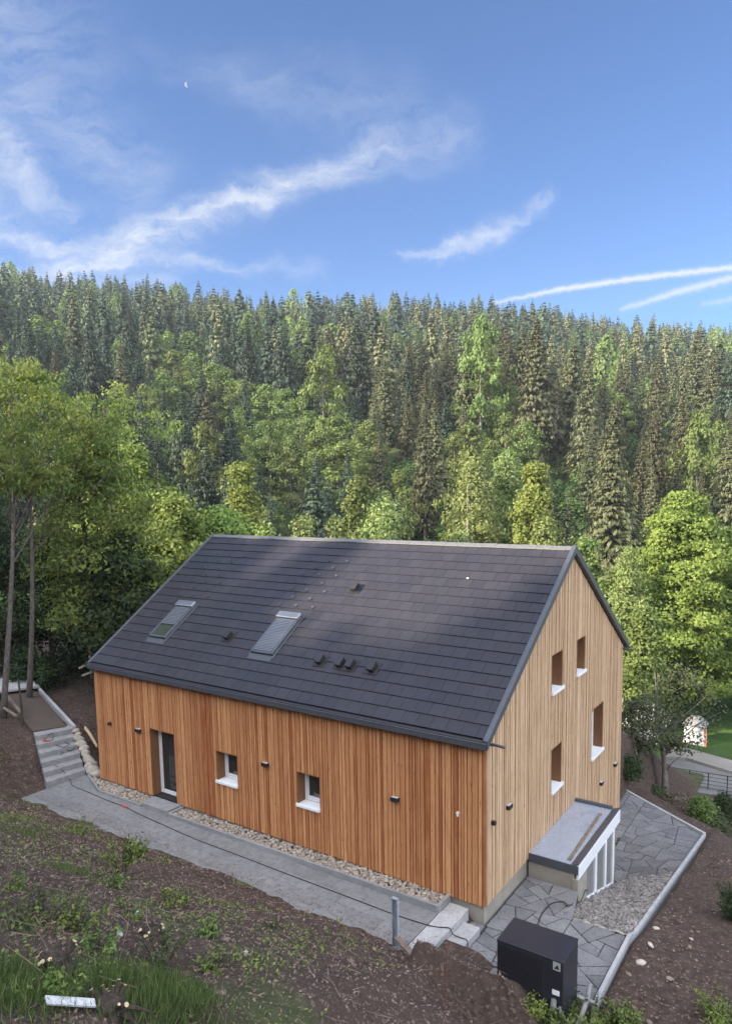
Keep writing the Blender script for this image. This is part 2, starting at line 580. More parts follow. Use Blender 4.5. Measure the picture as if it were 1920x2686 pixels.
mat_stone('mulch', (0.055, 0.032, 0.025), (0.26, 0.19, 0.145), 10, 0.3)
mat_soil()
mat_leaf('leaf_cherry', (0.060, 0.098, 0.028), (0.135, 0.195, 0.048), (0.29, 0.345, 0.09), 0.42, 0.1)
mat_leaf('leaf_spring', (0.10, 0.15, 0.034), (0.185, 0.25, 0.055), (0.29, 0.35, 0.085), 0.35, 0.12)
mat_leaf('leaf_beech', (0.080, 0.120, 0.034), (0.135, 0.185, 0.050), (0.200, 0.250, 0.072), 0.3, 0.15)
mat_leaf('leaf_under', (0.035, 0.065, 0.022), (0.065, 0.11, 0.032), (0.115, 0.175, 0.05), 0.3, 0.1)
mat_leaf('leaf_birch', (0.13, 0.175, 0.058), (0.21, 0.255, 0.085), (0.30, 0.34, 0.125), 0.3, 0.1)
mat_leaf('leaf_maple', (0.090, 0.160, 0.035), (0.165, 0.265, 0.055), (0.255, 0.365, 0.088), 0.35, 0.05)
mat_leaf('leaf_dark', (0.020, 0.038, 0.015), (0.040, 0.066, 0.024), (0.075, 0.11, 0.035), 0.3, 0.2)
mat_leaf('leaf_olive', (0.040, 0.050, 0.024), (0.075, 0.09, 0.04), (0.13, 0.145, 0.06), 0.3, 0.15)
mat_leaf('needle_spruce', (0.044, 0.054, 0.027), (0.090, 0.097, 0.046), (0.178, 0.172, 0.083), 0.12, 0.30)
mat_leaf('needle_fir', (0.016, 0.032, 0.022), (0.036, 0.060, 0.038), (0.078, 0.108, 0.058), 0.12, 0.3)
mat_leaf('needle_fresh', (0.05, 0.066, 0.032), (0.08, 0.100, 0.046), (0.12, 0.143, 0.065), 0.2, 0.2)
mat_leaf('blossom', (0.35, 0.34, 0.33), (0.55, 0.53, 0.52), (0.72, 0.70, 0.68), 0.2, 0.1)
mat_leaf('leaf_dry', (0.10, 0.085, 0.06), (0.18, 0.15, 0.105), (0.28, 0.24, 0.17), 0.2, 0.1)
mat_leaf('grass_blade', (0.05, 0.085, 0.020), (0.10, 0.155, 0.038), (0.22, 0.25, 0.10), 0.3, 0.1)
mat_bark('bark_grey', (0.10, 0.085, 0.078), (0.26, 0.235, 0.215))
mat_bark('bark_left', (0.07, 0.058, 0.052), (0.19, 0.165, 0.15))
mat_bark('bark_dark', (0.03, 0.024, 0.02), (0.085, 0.068, 0.055))
mat_bark('bark_birch', (0.10, 0.095, 0.09), (0.45, 0.44, 0.42))

# ------------------------------------------------------------------ terrain
ROAD_Z = -8.2


def bank_edge(x):
    x = np.asarray(x, float)
    e = -1.9 - np.clip(x - 1.15, 0, 2.2) * 1.0 - np.clip(x - 3.35, 0, 30) * .35
    line = np.interp(-x, [15.2, 17.05, 22.4, 25.0, 60.0], [-1.75, -.85, .95, 1.9, 12.0])
    w = sstep(-14.6, -15.4, x)
    return e * (1 - w) + line * w


def hill_z(r, s):
    # crest height by lateral position, seen over the valley
    ang = np.interp(s / np.maximum(r, 60), [-0.62, -0.5, -0.4, -0.25, -0.13, 0.02, 0.15, 0.28, 0.36, 0.5, 0.7],
                    [.360, .312, .290, .266, .258, .252, .247, .226, .212, .204, .190])
    crest_r = 430.0
    zc = 9.6 + ang * crest_r - 20.5
    t = np.clip((r - 80.0) / (crest_r - 80.0), 0, 1.0)
    z = ROAD_Z + (zc - ROAD_Z) * (t ** 0.93)
    z = np.where(r > crest_r, zc - (r - crest_r) * .16, z)
    und = vnoise(r, s, 70.0, 3) * 9 * np.clip((r - 90) / 60, 0, 1)
    return z + und


def path_top(x, y):
    return 1.0


def gz(x, y):
    x = np.asarray(x, float); y = np.asarray(y, float)
    rx, ry = x - CAMLOC[0], y - CAMLOC[1]
    r = rx * FH[0] + ry * FH[1]
    s = rx * SH[0] + ry * SH[1]
    # terrace level: house platform left, patio right
    R = -0.62 - np.clip(y - 1.4, 0, 4.8) * 0.325
    wr = sstep(-0.6, -0.05, x) * sstep(-1.2, -1.0, y) + sstep(0.3, 1.2, x) * (1 - sstep(-1.2, -1.0, y))
    z = -0.24 * (1 - wr) + R * wr
    ko = sstep(2.9, 3.02, x) * sstep(-2.2, -1.2, y)
    z = z * (1 - ko) + (np.interp(y, [1.3, 1.8, 11.0], [-.42, -.60, -2.16]) - .03) * ko
    # ground climbs on the left beside the steps
    lft = sstep(-15.7, -17.8, x)
    z = z + lft * (1.12 - 0.02 * (y - 2))  + sstep(-19, -40, x) * 1.2
    # bank up towards the camera
    e = bank_edge(x)
    d = np.maximum(0, e - y)
    fade_l = 1.0
    nearp = 0.55 * d
    z = z + nearp
    # the bank's foot by the lower patio and heat pump
    yc = -1.38 - np.clip(x - 1.75, 0, 3) * 1.3
    foot = -.52 + .85 * (yc - y)
    wf_ = sstep(-.2, .1, x) * (1 - sstep(3.0, 3.6, x))
    z = np.where((y > -3.2) & (y < yc), z * (1 - wf_) + np.maximum(z, foot) * wf_, z)
    # far side: down to the valley road
    lim = np.where(x > -5, 11.6 + (3.0 - x) * .72, 17.4)
    lim = np.where(x > 3.05, 11.6 - 3.2 * sstep(3.05, 4.5, x), lim)
    fall = np.maximum(0, y - lim)
    z = z - fall * np.where(x > -3, 0.50, 0.42)
    z = np.where((y > lim) & (z < ROAD_Z), ROAD_Z, z)
    out = np.where(r > 60, np.maximum(z, hill_z(r, s)), z)
    # the slope behind the camera crests and levels
    cap = 33.0 + vnoise(x, y, 40, 5) * 2
    out = np.where(y < -30, np.minimum(out, cap - np.maximum(0, -95 - y) * .3), out)
    return out


def gz1(x, y):
    return float(gz(np.array([x]), np.array([y]))[0])


def axis_lines(dense0, dense1, step, far0, far1, ratio=1.16, mx=9.0):
    mid = list(np.arange(dense0, dense1 + 1e-6, step))
    a, st = [], step
    p = dense0
    while p > far0:
        st = min(st * ratio, mx); p -= st; a.append(p)
    b, st = [], step
    p = dense1
    while p < far1:
        st = min(st * ratio, mx); p += st; b.append(p)
    return np.array(a[::-1] + mid + b)


def build_ground():
    xs = axis_lines(-16.5, 6.2, 0.085, -620, 420)
    ys = axis_lines(-13.0, -1.3, 0.085, -260, 620)
    X, Y = np.meshgrid(xs, ys)
    Z = gz(X, Y)
    d = np.maximum(0, bank_edge(X) - Y)
    rough = sstep(-0.05, 0.5, d) * sstep(60, 20, d)
    n = vnoise(X, Y, 1.7, 1) * .30 + vnoise(X, Y, .55, 2) * .15 + vnoise(X, Y, .21, 4) * .085 + vnoise(X, Y, .11, 6) * .05
    edge = vnoise(X, Y, .5, 8) * .16 + vnoise(X, Y, .16, 9) * .09
    Z = Z + n * rough + edge * sstep(0.0, 0.35, d) * (1 - sstep(0.5, 1.0, d))
    # rough bare soil elsewhere (not under paths, patio or house)
    soil2 = np.maximum(sstep(3.1, 3.5, X), sstep(-15.6, -17.5, X)) * (1 - sstep(0.0, 0.5, d))
    Z = Z + (vnoise(X, Y, .9, 11) * .18 + vnoise(X, Y, .3, 12) * .06) * soil2
    far = sstep(6.5, 9, Y)
    g = np.zeros_like(X)
    rx, ry = X - CAMLOC[0], Y - CAMLOC[1]
    r = rx * FH[0] + ry * FH[1]
    g = np.maximum(g, sstep(38, 44, r) * (1 - .3 * sstep(78, 92, r)))
    g = np.maximum(g, 0.45 * sstep(3.6, 5.2, d) * sstep(-0.1, 0.25, vnoise(X, Y, 1.4, 15)))
    # keep below paved levels
    ny, nx = X.shape
    idx = np.arange(ny * nx).reshape(ny, nx)
    F = np.stack([idx[:-1, :-1], idx[:-1, 1:], idx[1:, 1:], idx[1:, :-1]], -1).reshape(-1, 4)
    V = np.stack([X, Y, Z], -1).reshape(-1, 3)
    me = np_mesh('ground', V, F, smooth=True)
    a = me.attributes.new('green', 'FLOAT', 'POINT')
    a.data.foreach_set('value', g.ravel().astype(np.float32))
    o = link('ground', me, None, [MATS['soil']])
    tag(o, kind='structure')


build_ground()

# ------------------------------------------------------------------ the house
L, W, HW = 14.0, 11.2, 4.0
SLOPE = 0.6655


def eave(x, y):
    """top of walls below the roof at a y"""
    return 3.86 + (SLOPE * y if y <= W / 2 else SLOPE * (W - y))


house = empty('house', (-7.0, 5.6, -0.5))
tag(house, 'timber clad house with a dark tiled gable roof on the terraced slope', 'house')

FRONT_OPEN = [(-11.32, -10.22, 0.0, 2.2), (-8.43, -7.60, 1.14, 2.05), (-5.42, -4.65, 1.16, 2.07)]
GABLE_OPEN = [(4.07, 4.96, 3.95, 5.0), (6.13, 6.93, 3.98, 5.03), (7.66, 8.93, 0.92, 2.5), (4.12, 4.98, 1.16, 2.38)]


def clip_cols(a, b, openings):
    return [(o[2], o[3]) for o in openings if o[0] < (a + b) / 2 < o[1]]


def spans(a, b, z0, z1, openings):
    r = [(z0, z1)]
    for (q0, q1) in sorted(clip_cols(a, b, openings)):
        nr = []
        for s in r:
            if q0 > s[0]: nr.append((s[0], min(q0, s[1])))
            if q1 < s[1]: nr.append((max(q1, s[0]), s[1]))
        r = nr
    return r


def board_wall(name, mat, axis, pos, out, a0, a1, zbot, ztop, openings, widths, gap, parent):
    """vertical boards of mixed widths; axis 'x' wall runs along x at y=pos, 'y' along y at x=pos; out = outward sign"""
    mb = MB()
    cuts = sorted({o[0] for o in openings} | {o[1] for o in openings} | {a0, a1})
    rnd = random.Random(hash(name) % 1000 + int(abs(pos) * 10) + (3 if axis == 'x' else 11))
    rnd = random.Random(int(abs(pos) * 10) + (3 if axis == 'x' else 11))
    pieces = []
    for c0, c1 in zip(cuts[:-1], cuts[1:]):
        if c0 < a0 - 1e-6 or c1 > a1 + 1e-6: continue
        p = c0
        while p < c1 - 0.02:
            w = rnd.choice(widths)
            q = min(p + w, c1)
            if c1 - q < 0.045: q = c1
            pieces.append((p, q)); p = q
    for (p, q) in pieces:
        mb.cur = min(1, max(0, rnd.gauss(0.5, 0.34)))
        th = rnd.choice((0.030, 0.036, 0.042))
        for (z0, z1f) in spans(p, q, -99, 99, openings):
            lo = [max(z0, zbot(t)) for t in (p, q)]
            hi = [min(z1f, ztop(t)) for t in (p + gap, q)]
            u0, u1 = p + gap / 2, q - gap / 2
            d0, d1 = pos, pos + out * th
            if axis == 'x':
                ps = [(u0, d1, lo[0]), (u1, d1, lo[1]), (u1, d0, lo[1]), (u0, d0, lo[0]), (u0, d1, hi[0]), (u1, d1, hi[1]), (u1, d0, hi[1]), (u0, d0, hi[0])]
                if out > 0: ps = [ps[i] for i in (3, 2, 1, 0, 7, 6, 5, 4)]
            else:
                ps = [(d1, u0, lo[0]), (d1, u1, lo[1]), (d0, u1, lo[1]), (d0, u0, lo[0]), (d1, u0, hi[0]), (d1, u1, hi[1]), (d0, u1, hi[1]), (d0, u0, hi[0])]
                if out < 0: ps = [ps[i] for i in (3, 2, 1, 0, 7, 6, 5, 4)]
            mb.hexa(ps)
    return mb.build(name, mat, parent)


FRONT_W = [0.065, 0.085, 0.085, 0.11, 0.11, 0.135, 0.155]
GABLE_W = [0.05, 0.06, 0.06, 0.075, 0.09, 0.11]
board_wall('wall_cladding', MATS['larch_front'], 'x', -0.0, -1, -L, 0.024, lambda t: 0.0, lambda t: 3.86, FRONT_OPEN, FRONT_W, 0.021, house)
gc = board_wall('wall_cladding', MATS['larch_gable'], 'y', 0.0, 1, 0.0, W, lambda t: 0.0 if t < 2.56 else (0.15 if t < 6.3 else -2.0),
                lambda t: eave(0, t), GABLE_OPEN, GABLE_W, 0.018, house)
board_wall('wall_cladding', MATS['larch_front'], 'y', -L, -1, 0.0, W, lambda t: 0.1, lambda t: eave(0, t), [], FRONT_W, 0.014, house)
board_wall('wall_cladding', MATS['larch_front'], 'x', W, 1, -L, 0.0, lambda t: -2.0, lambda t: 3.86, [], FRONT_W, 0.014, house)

# wall core behind the boards (dark membrane), pierced by the openings
mb = MB()


def core_cols(axis, pos, inn, a0, a1, zb, ztop, openings, th):
    cuts = sorted({o[0] for o in openings} | {o[1] for o in openings} | {a0, a1} | ({W / 2} if axis == 'y' else set()))
    for c0, c1 in zip(cuts[:-1], cuts[1:]):
        for (s0, s1) in spans(c0, c1, -99, 99, openings):
            lo = max(s0, zb)
            h0, h1 = min(s1, ztop(c0)), min(s1, ztop(c1))
            d0, d1 = pos, pos + inn * th
            if axis == 'x':
                ps = [(c0, d0, lo), (c1, d0, lo), (c1, d1, lo), (c0, d1, lo), (c0, d0, h0), (c1, d0, h1), (c1, d1, h1), (c0, d1, h0)]
                if inn < 0: ps = [ps[i] for i in (3, 2, 1, 0, 7, 6, 5, 4)]
            else:
                ps = [(d0, c0, lo), (d0, c1, lo), (d1, c1, lo), (d1, c0, lo), (d0, c0, h0), (d0, c1, h1), (d1, c1, h1), (d1, c0, h0)]
                if inn > 0: ps = [ps[i] for i in (3, 2, 1, 0, 7, 6, 5, 4)]
            mb.hexa(ps)


core_cols('x', 0.002, 1, -L + .02, -0.02, -0.02, lambda t: 3.84, FRONT_OPEN, 0.36)
core_cols('y', -0.002, -1, 0.37, W - .37, -0.02, lambda t: eave(0, t) - .02, GABLE_OPEN, 0.36)
core_cols('y', -L + .002, 1, 0.37, W - .37, -0.3, lambda t: eave(0, t) - .02, [], 0.36)
core_cols('x', W - .002, -1, -L + .02, -0.02, -2.05, lambda t: 3.84, [], 0.36)
mb.build('wall_core', MATS['membrane'], house)
mb = MB()
mb.box(-L + 0.03, -0.03, 0.03, W - .03, -2.6, -0.025)
mb.build('plinth', MATS['plaster_grey'], house)


# ---- windows
def window(axis, pos, inn, a0, a1, z0, z1, kind):
    """window (or door) with frame, sash, pane, reveal lining and sill; inn = inward sign along the other axis"""
    nm = 'door' if kind == 'door' else 'window'
    depth = 0.27

    def bx(m, u0, u1, d0, d1, h0, h1):   # d measured inwards from the wall face
        e0, e1 = sorted((pos + inn * d0, pos + inn * d1))
        if axis == 'x': m.box(u0, u1, e0, e1, h0, h1)
        else: m.box(e0, e1, u0, u1, h0, h1)
    fr = MB(); f = 0.065
    bx(fr, a0 + .02, a0 + .02 + f, depth, depth + .07, z0 + .02, z1 - .02); bx(fr, a1 - .02 - f, a1 - .02, depth, depth + .07, z0 + .02, z1 - .02)
    bx(fr, a0 + .02 + f, a1 - .02 - f, depth, depth + .07, z0 + .02, z0 + .02 + f); bx(fr, a0 + .02 + f, a1 - .02 - f, depth, depth + .07, z1 - .02 - f, z1 - .02)
    c = (((a0 + a1) / 2, pos + inn * .3, (z0 + z1) / 2) if axis == 'x' else (pos + inn * .3, (a0 + a1) / 2, (z0 + z1) / 2))
    w = fr.build(nm, MATS['white_paint'], house, bevel=0.006)
    # sash
    s = MB(); g = 0.05; i0, i1, j0, j1 = a0 + .095, a1 - .095, z0 + .095, z1 - .095
    bx(s, i0, i0 + g, depth + .012, depth + .06, j0, j1); bx(s, i1 - g, i1, depth + .012, depth + .06, j0, j1)
    bx(s, i0 + g, i1 - g, depth + .012, depth + .06, j0, j0 + g); bx(s, i0 + g, i1 - g, depth + .012, depth + .06, j1 - g, j1)
    s.build('sash', MATS['white_paint'], w, bevel=0.004)
    p = MB(); bx(p, i0 + g, i1 - g, depth + .03, depth + .042, j0 + g, j1 - g)
    p.build('pane', MATS['window_glass'], w)
    r = MB(); r.cur = 0.4; t = .02
    bx(r, a0, a0 + t, -.043, depth, z0, z1); bx(r, a1 - t, a1, -.022, depth, z0, z1); bx(r, a0 + t, a1 - t, -.043, depth, z1 - t, z1)
    bx(r, a0, a1, depth + .07, depth + .09, z0, z1)
    r.build('reveal', MATS['reveal_wood'], w)
    if kind != 'door':
        si = MB()
        bx(si, a0 + .021, a1 - .021, -.085, depth, z0 - .012, z0 + .018)
        bx(si, a0 - .012, a0 + .02, -.095, -.028, z0 - .045, z0 + .04)
        bx(si, a1 - .02, a1 + .012, -.095, -.028, z0 - .045, z0 + .04)
        bx(si, a0 - .006, a1 + .006, -.1, -.086, z0 - .05, z0 + .016)
        si.build('sill', MATS['white_paint'], w, bevel=0.005)
    return w


wd = window('x', 0.0, 1, *FRONT_OPEN[0], 'door')
st = MB(); st.box(-11.25, -10.06, -0.56, -0.03, -0.16, -0.0)
st.build('threshold', MATS['concrete'], wd, bevel=0.012)
for o in FRONT_OPEN[1:]:
    window('x', 0.0, 1, *o, 'window')
for o in GABLE_OPEN:
    window('y', 0.0, -1, *o, 'window')
# half drawn blind and guard rail at the tall gable window
mb = MB(); mb.box(-0.06, 0.052, 7.675, 7.71, 1.0, 2.42)
mb.box(0.03, 0.06, 7.72, 7.745, 1.0, 1.72)
mb.build('blind_rail', MATS['white_paint'], house)


# ---- roof
def rp(x, d, off=0.0):
    """point on the front roof slope: d metres measured along y/0.836 from the eave"""
    y = -0.1 + d * 0.836
    n = np.array([0, -.655, 1.0]) / math.hypot(.655, 1)
    p = np.array([x, y, 4.0 + .655 * (y + .1)]) + n * off
    return p


XA, XB = -14.02, 0.09
EV = np.array([0, .8366, .5479]); NV = np.array([0, -.5479, .8366]); XV = np.array([1.0, 0, 0])
mb = MB()
RIDGE_Y, RIDGE_Z = 5.60, 4.0 + .655 * 5.70
# solid slab under the tiles, both slopes
mb.add([(XA, -.16, 3.84), (XB, -.16, 3.84), (XB, RIDGE_Y, RIDGE_Z - .04), (XA, RIDGE_Y, RIDGE_Z - .04), (XA, -.16, 3.93), (XB, -.16, 3.93),
        (XB, RIDGE_Y, RIDGE_Z - .03), (XA, RIDGE_Y, RIDGE_Z - .03)], [(0, 3, 2, 1), (4, 5, 6, 7), (0, 1, 5, 4), (1, 2, 6, 5), (3, 0, 4, 7)])
mb.add([(XA, W + .16, 3.84), (XB, W + .16, 3.84), (XB, RIDGE_Y, RIDGE_Z - .04), (XA, RIDGE_Y, RIDGE_Z - .04), (XA, W + .16, 3.93), (XB, W + .16, 3.93),
        (XB, RIDGE_Y, RIDGE_Z - .03), (XA, RIDGE_Y, RIDGE_Z - .03)], [(1, 2, 3, 0), (7, 6, 5, 4), (4, 5, 1, 0), (5, 6, 2, 1), (7, 4, 0, 3)])
rn = random.Random(5)
CL = 0.3745
for side in (0, 1):
    for k in range(19):
        s0 = -0.02 + k * CL * 0.8366 / .8366
        d0, d1 = s0, min(s0 + CL + .03, 6.82)
        if d0 >= 6.8: break
        x = XA + .04 - (0.2 if k % 2 else 0.0)
        while x < XB - .06:
            x1 = x + 0.395
            a, b = max(x, XA + .04) + .0035, min(x1, XB - .05) - .0035
            if b - a > .03:
                mb.cur = rn.random()
                j = rn.uniform(-.002, .002)
                lift0, lift1 = 0.034 + j, 0.006
                if side == 0:
                    P0 = lambda xx, dd, off: np.array([xx, -0.1, 4.0]) + EV * dd * 1.0 * (0.8366 / .8366) * 1.0 + NV * off
                    q = lambda xx, dd, off: np.array([xx, -0.1 + dd * .836, 4.0 + .655 * dd * .836]) + NV * off
                else:
                    q = lambda xx, dd, off: np.array([xx, W + .1 - dd * .836, 4.0 + .655 * dd * .836]) + np.array([0, .5479, .8366]) * off
                ps = [q(a, d0, lift0 - .03), q(b, d0, lift0 - .03), q(b, d1, -.02), q(a, d1, -.02), q(a, d0, lift0), q(b, d0, lift0), q(b, d1, lift1), q(a, d1, lift1)]
                if side: ps = [ps[i] for i in (1, 0, 3, 2, 5, 4, 7, 6)]
                mb.hexa(ps)
            x = x1
roof = mb.build('roof', MATS['roof_tile'], house)
# ridge cap
mb = MB()
x = XA + .05
while x < XB - .05:
    x1 = min(x + .42, XB - .05)
    z = RIDGE_Z + .05 + rn.uniform(-.004, .004)
    mb.hexa([(x, RIDGE_Y - .13, z - .10), (x1 - .006, RIDGE_Y - .13, z - .10), (x1 - .006, RIDGE_Y, z - .03), (x, RIDGE_Y, z - .03),
             (x, RIDGE_Y - .13, z - .065), (x1 - .006, RIDGE_Y - .13, z - .065), (x1 - .006, RIDGE_Y, z + .01), (x, RIDGE_Y, z + .01)])
    mb.hexa([(x1 - .006, RIDGE_Y + .13, z - .10), (x, RIDGE_Y + .13, z - .10), (x, RIDGE_Y, z - .03), (x1 - .006, RIDGE_Y, z - .03),
             (x1 - .006, RIDGE_Y + .13, z - .065), (x, RIDGE_Y + .13, z - .065), (x, RIDGE_Y, z + .0101), (x1 - .006, RIDGE_Y, z + .0101)])
    x = x1
mb.build('ridge_cap', MATS['metal_ridge'], roof)
# verge trims
for (xa, xb) in ((XB - .05, XB + .07), (XA - .05, XA + .06)):
    mb = MB()
    for sgn in (0, 1):
        ya, yb = (-.2, RIDGE_Y) if sgn == 0 else (W + .2, RIDGE_Y)
        za = 4.0 + .655 * (-.1); zb = RIDGE_Z
        ps = [(xa, ya, za - .15), (xb, ya, za - .15), (xb, yb, zb - .13), (xa, yb, zb - .13), (xa, ya, za + .06), (xb, ya, za + .06), (xb, yb, zb + .09), (xa, yb, zb + .09)]
        if sgn: ps = [ps[i] for i in (1, 0, 3, 2, 5, 4, 7, 6)]
        mb.hexa(ps)
    mb.build('verge_trim', MATS['metal_trim'], roof, bevel=0.006)


# gutters (both eaves): an open trough with a rolled outer lip
def gutter(sign, y0):
    mb = MB()
    prof = [(0.0, 3.93), (0.0, 3.80), (-.02, 3.785), (-.13, 3.785), (-.15, 3.80), (-.15, 3.925), (-.165, 3.935), (-.15, 3.945), (-.135, 3.93), (-.135, 3.82), (-.12, 3.805), (-.03, 3.805), (-.012, 3.82), (-.012, 3.93)]
    n = len(prof)
    vs = []
    for x in (XA + .0, XB + .05):
        for (dy, z) in prof: vs.append((x, y0 + sign * dy, z + .0))
    fs = [(i, (i + 1) % n, n + (i + 1) % n, n + i) for i in range(n)] + [tuple(range(n)), tuple(range(n, 2 * n))[::-1]]
    if sign < 0: fs = [f[::-1] for f in fs]
    mb.add(vs, fs)
    for xx in (-11.55, -8.9, -6.0, -3.2):
        mb.box(xx, xx + .03, min(y0 - sign * .15, y0), max(y0 - sign * .15, y0), 3.925, 3.937)
    g = mb.build('gutter', MATS['metal_trim'], house)
    return g


gutter(1, -0.10)
gutter(-1, W + .10)
for y in (0.14, W - .14):      # stub spouts poking from the gable below the eaves
    mb = MB(); mb.tube([(0.0, y, 3.80), (0.2, y, 3.81), (0.42, y - .01, 3.80)], 0.034, 10)
    mb.build('spout', MATS['metal_trim'], house)

# snow guards
GA = [(-12.84, 5.69), (-12.16, 5.67), (-11.48, 5.67), (-12.46, 5.31), (-11.77, 5.29), (-12.81, 4.9), (-12.1, 4.91), (-11.44, 4.92), (-12.45, 4.55), (-11.78, 4.54),
      (-12.8, 4.17), (-12.13, 4.18), (-11.47, 4.18), (-12.45, 3.81), (-11.76, 3.8), (-12.83, 3.42), (-12.15, 3.45), (-11.45, 3.43),
      (-8.36, 5.65), (-7.66, 5.65), (-6.96, 5.65), (-7.97, 5.28), (-7.31, 5.29), (-8.32, 4.91), (-7.63, 4.92), (-6.95, 4.92), (-7.97, 4.53), (-7.26, 4.52),
      (-8.29, 4.16), (-7.64, 4.16), (-6.94, 4.15), (-7.96, 3.79), (-7.27, 3.78), (-8.23, 3.41), (-7.6, 3.43), (-6.94, 3.43)]
mb = MB()
mb.obox((0, .03, .018), (1, 0, 0), (0, 1, 0), (0, 0, 1), .016, .07, .004)
mb.obox((0, -.035, .045), (1, 0, 0), (0, 1, 0), (0, 0, 1), .013, .004, .030)
mb.obox((0, -.012, .07), (1, 0, 0), (0, .8, .6), (0, -.6, .8), .013, .03, .003)
gm = mb.mesh('snow_guard'); gm.materials.append(MATS['guard_metal'])
TILT = math.atan(.655)
for (x, d) in GA:
    o = bpy.data.objects.new('snow_guard', gm); COL.objects.link(o)
    o.parent = roof
    o.location = Vector(rp(x, d, .03)) - house.location - roof.location
    o.rotation_euler = (TILT, 0, 0)


# tile vents: a hooded box on a flashing plate
def vent():
    mb = MB()
    mb.obox((0, 0, .008), XV, (0, 1, 0), (0, 0, 1), .19, .22, .006)
    mb.hexa([(-.085, -.13, .015), (.085, -.13, .015), (.085, .12, .015), (-.085, .12, .015), (-.085, -.15, .13), (.085, -.15, .13), (.085, .10, .15), (-.085, .10, .15)])
    mb.obox((0, -.155, .12), XV, (0, 1, 0), (0, 0, 1), .095, .012, .03)
    mb.obox((0, -.02, .155), XV, (0, 1, .08), (0, -.08, 1), .095, .15, .008)
    return mb


vm = vent().mesh('roof_vent'); vm.materials.append(MATS['black_plastic'])
for (x, d) in [(-5.93, 4.45), (-9.19, 1.85), (-5.39, 1.46), (-4.71, 1.46), (-4.37, 1.46), (-3.68, 1.47)]:
    o = bpy.data.objects.new('roof_vent', vm); COL.objects.link(o); o.parent = roof
    o.location = Vector(rp(x, d, .025)) - house.location - roof.location
    o.rotation_euler = (TILT, 0, 0)
mb = MB(); c = rp(-2.51, 5.23, .045); mb.obox(c, XV, EV, NV, .03, .022, .01)
mb.build('white_clip', MATS['white_paint'], roof, bevel=.004)


# skylights
def skylight(x0, x1, d0, d1, shut):
    """shut: fraction of the length covered by the roller shutter, from the top"""
    def ob(m, xa, xb, da, db, h0, h1):
        ps = [rp(xa, da, h0), rp(xb, da, h0), rp(xb, db, h0), rp(xa, db, h0), rp(xa, da, h1), rp(xb, da, h1), rp(xb, db, h1), rp(xa, db, h1)]
        m.hexa(ps)
    f = MB(); t = .07
    ob(f, x0, x0 + t, d0, d1, .02, .13); ob(f, x1 - t, x1, d0, d1, .02, .13)
    ob(f, x0 + t, x1 - t, d0, d0 + t, .02, .12); ob(f, x0 + t, x1 - t, d1 - t, d1, .02, .12)
    ob(f, x0 - .02, x1 + .02, d0 - .22, d0 - .002, .03, .042)
    ob(f, x0 - .06, x0 - .002, d0 - .1, d1 + .1, .032, .05); ob(f, x1 + .002, x1 + .06, d0 - .1, d1 + .1, .032, .05)
    s = f.build('skylight', MATS['metal_trim'], house, bevel=.006)
    g = MB(); ob(g, x0 + t, x1 - t, d0 + t, d1 - t, .085, .095)
    g.build('pane', MATS['skylight_glass'], s)
    m = MB(); n = int(22 * shut); dd = (d1 - .2) - (d0 + t); beg = d0 + t + dd * (1 - shut)
    for k in range(n):
        a = beg + dd * shut * k / n; b = beg + dd * shut * (k + 1) / n - .022
        ob(m, x0 + t + .01, x1 - t - .01, a, b, .118, .138)
        ob(m, x0 + t + .01, x1 - t - .01, b, b + .022, .108, .116)
    m.build('shutter', MATS['shutter_alu'], s)
    h = MB()
    ob(h, x0 - .01, x1 + .01, d1 - .2, d1 + .06, .06, .20)
    h.build('shutter_box', MATS['shutter_alu'], s, bevel=.03)


skylight(-12.40, -11.60, 1.36, 2.98, 0.62)
skylight(-7.90, -7.06, 1.36, 2.98, 1.0)


# wall lamps
def wall_lamp(x, y, z, face, small=False):
    h = MB()
    hw, hd, hh = (.045, .05, .045) if small else (.105, .05, .05)
    if face == 'front':
        c = (x, -.03 - hd, z); h.box(c[0] - hw, c[0] + hw, c[1] - hd - .01, -.028, z - hh, z + hh)
    else:
        h.box(.028, .03 + 2 * hd, y - hw, y + hw, z - hh, z + hh)
    o = h.build('wall_lamp' if not small else 'wall_sensor', MATS['lamp_body'], house, bevel=.006)
    if not small:
        l = MB()
        if face == 'front': l.box(x - hw + .015, x + hw - .015, -.115, -.045, z + hh + .001, z + hh + .008)
        else: l.box(.045, .115, y - hw + .015, y + hw - .015, z + hh + .001, z + hh + .008)
        l.build('lens', MATS['lamp_lens'], o)


for x in (-11.82, -6.49, -2.32): wall_lamp(x, 0, 2.04, 'front')
wall_lamp(-13.25, 0, 2.01, 'front', True)
wall_lamp(0, 1.2, 1.94, 'gable'); wall_lamp(0, .31, 1.90, 'gable', True)
wall_lamp(0, 10.34, -.13, 'gable'); wall_lamp(0, 8.75, -.22, 'gable')
mb = MB(); mb.tube([(-.65, -.028, 2.10), (-.65, -.075, 2.10)], .032, 12); mb.tube([(-.65, -.05, 2.09), (-.65, -.05, 2.02)], .026, 12)
mb.build('outdoor_sensor', MATS['white_paint'], house)

# ---- glazed porch over the lower entrance
ST0, STS = 1.4, 0.325


def stair_z(y):
    return -0.5 - np.clip(y - ST0, 0, 4.9) * STS


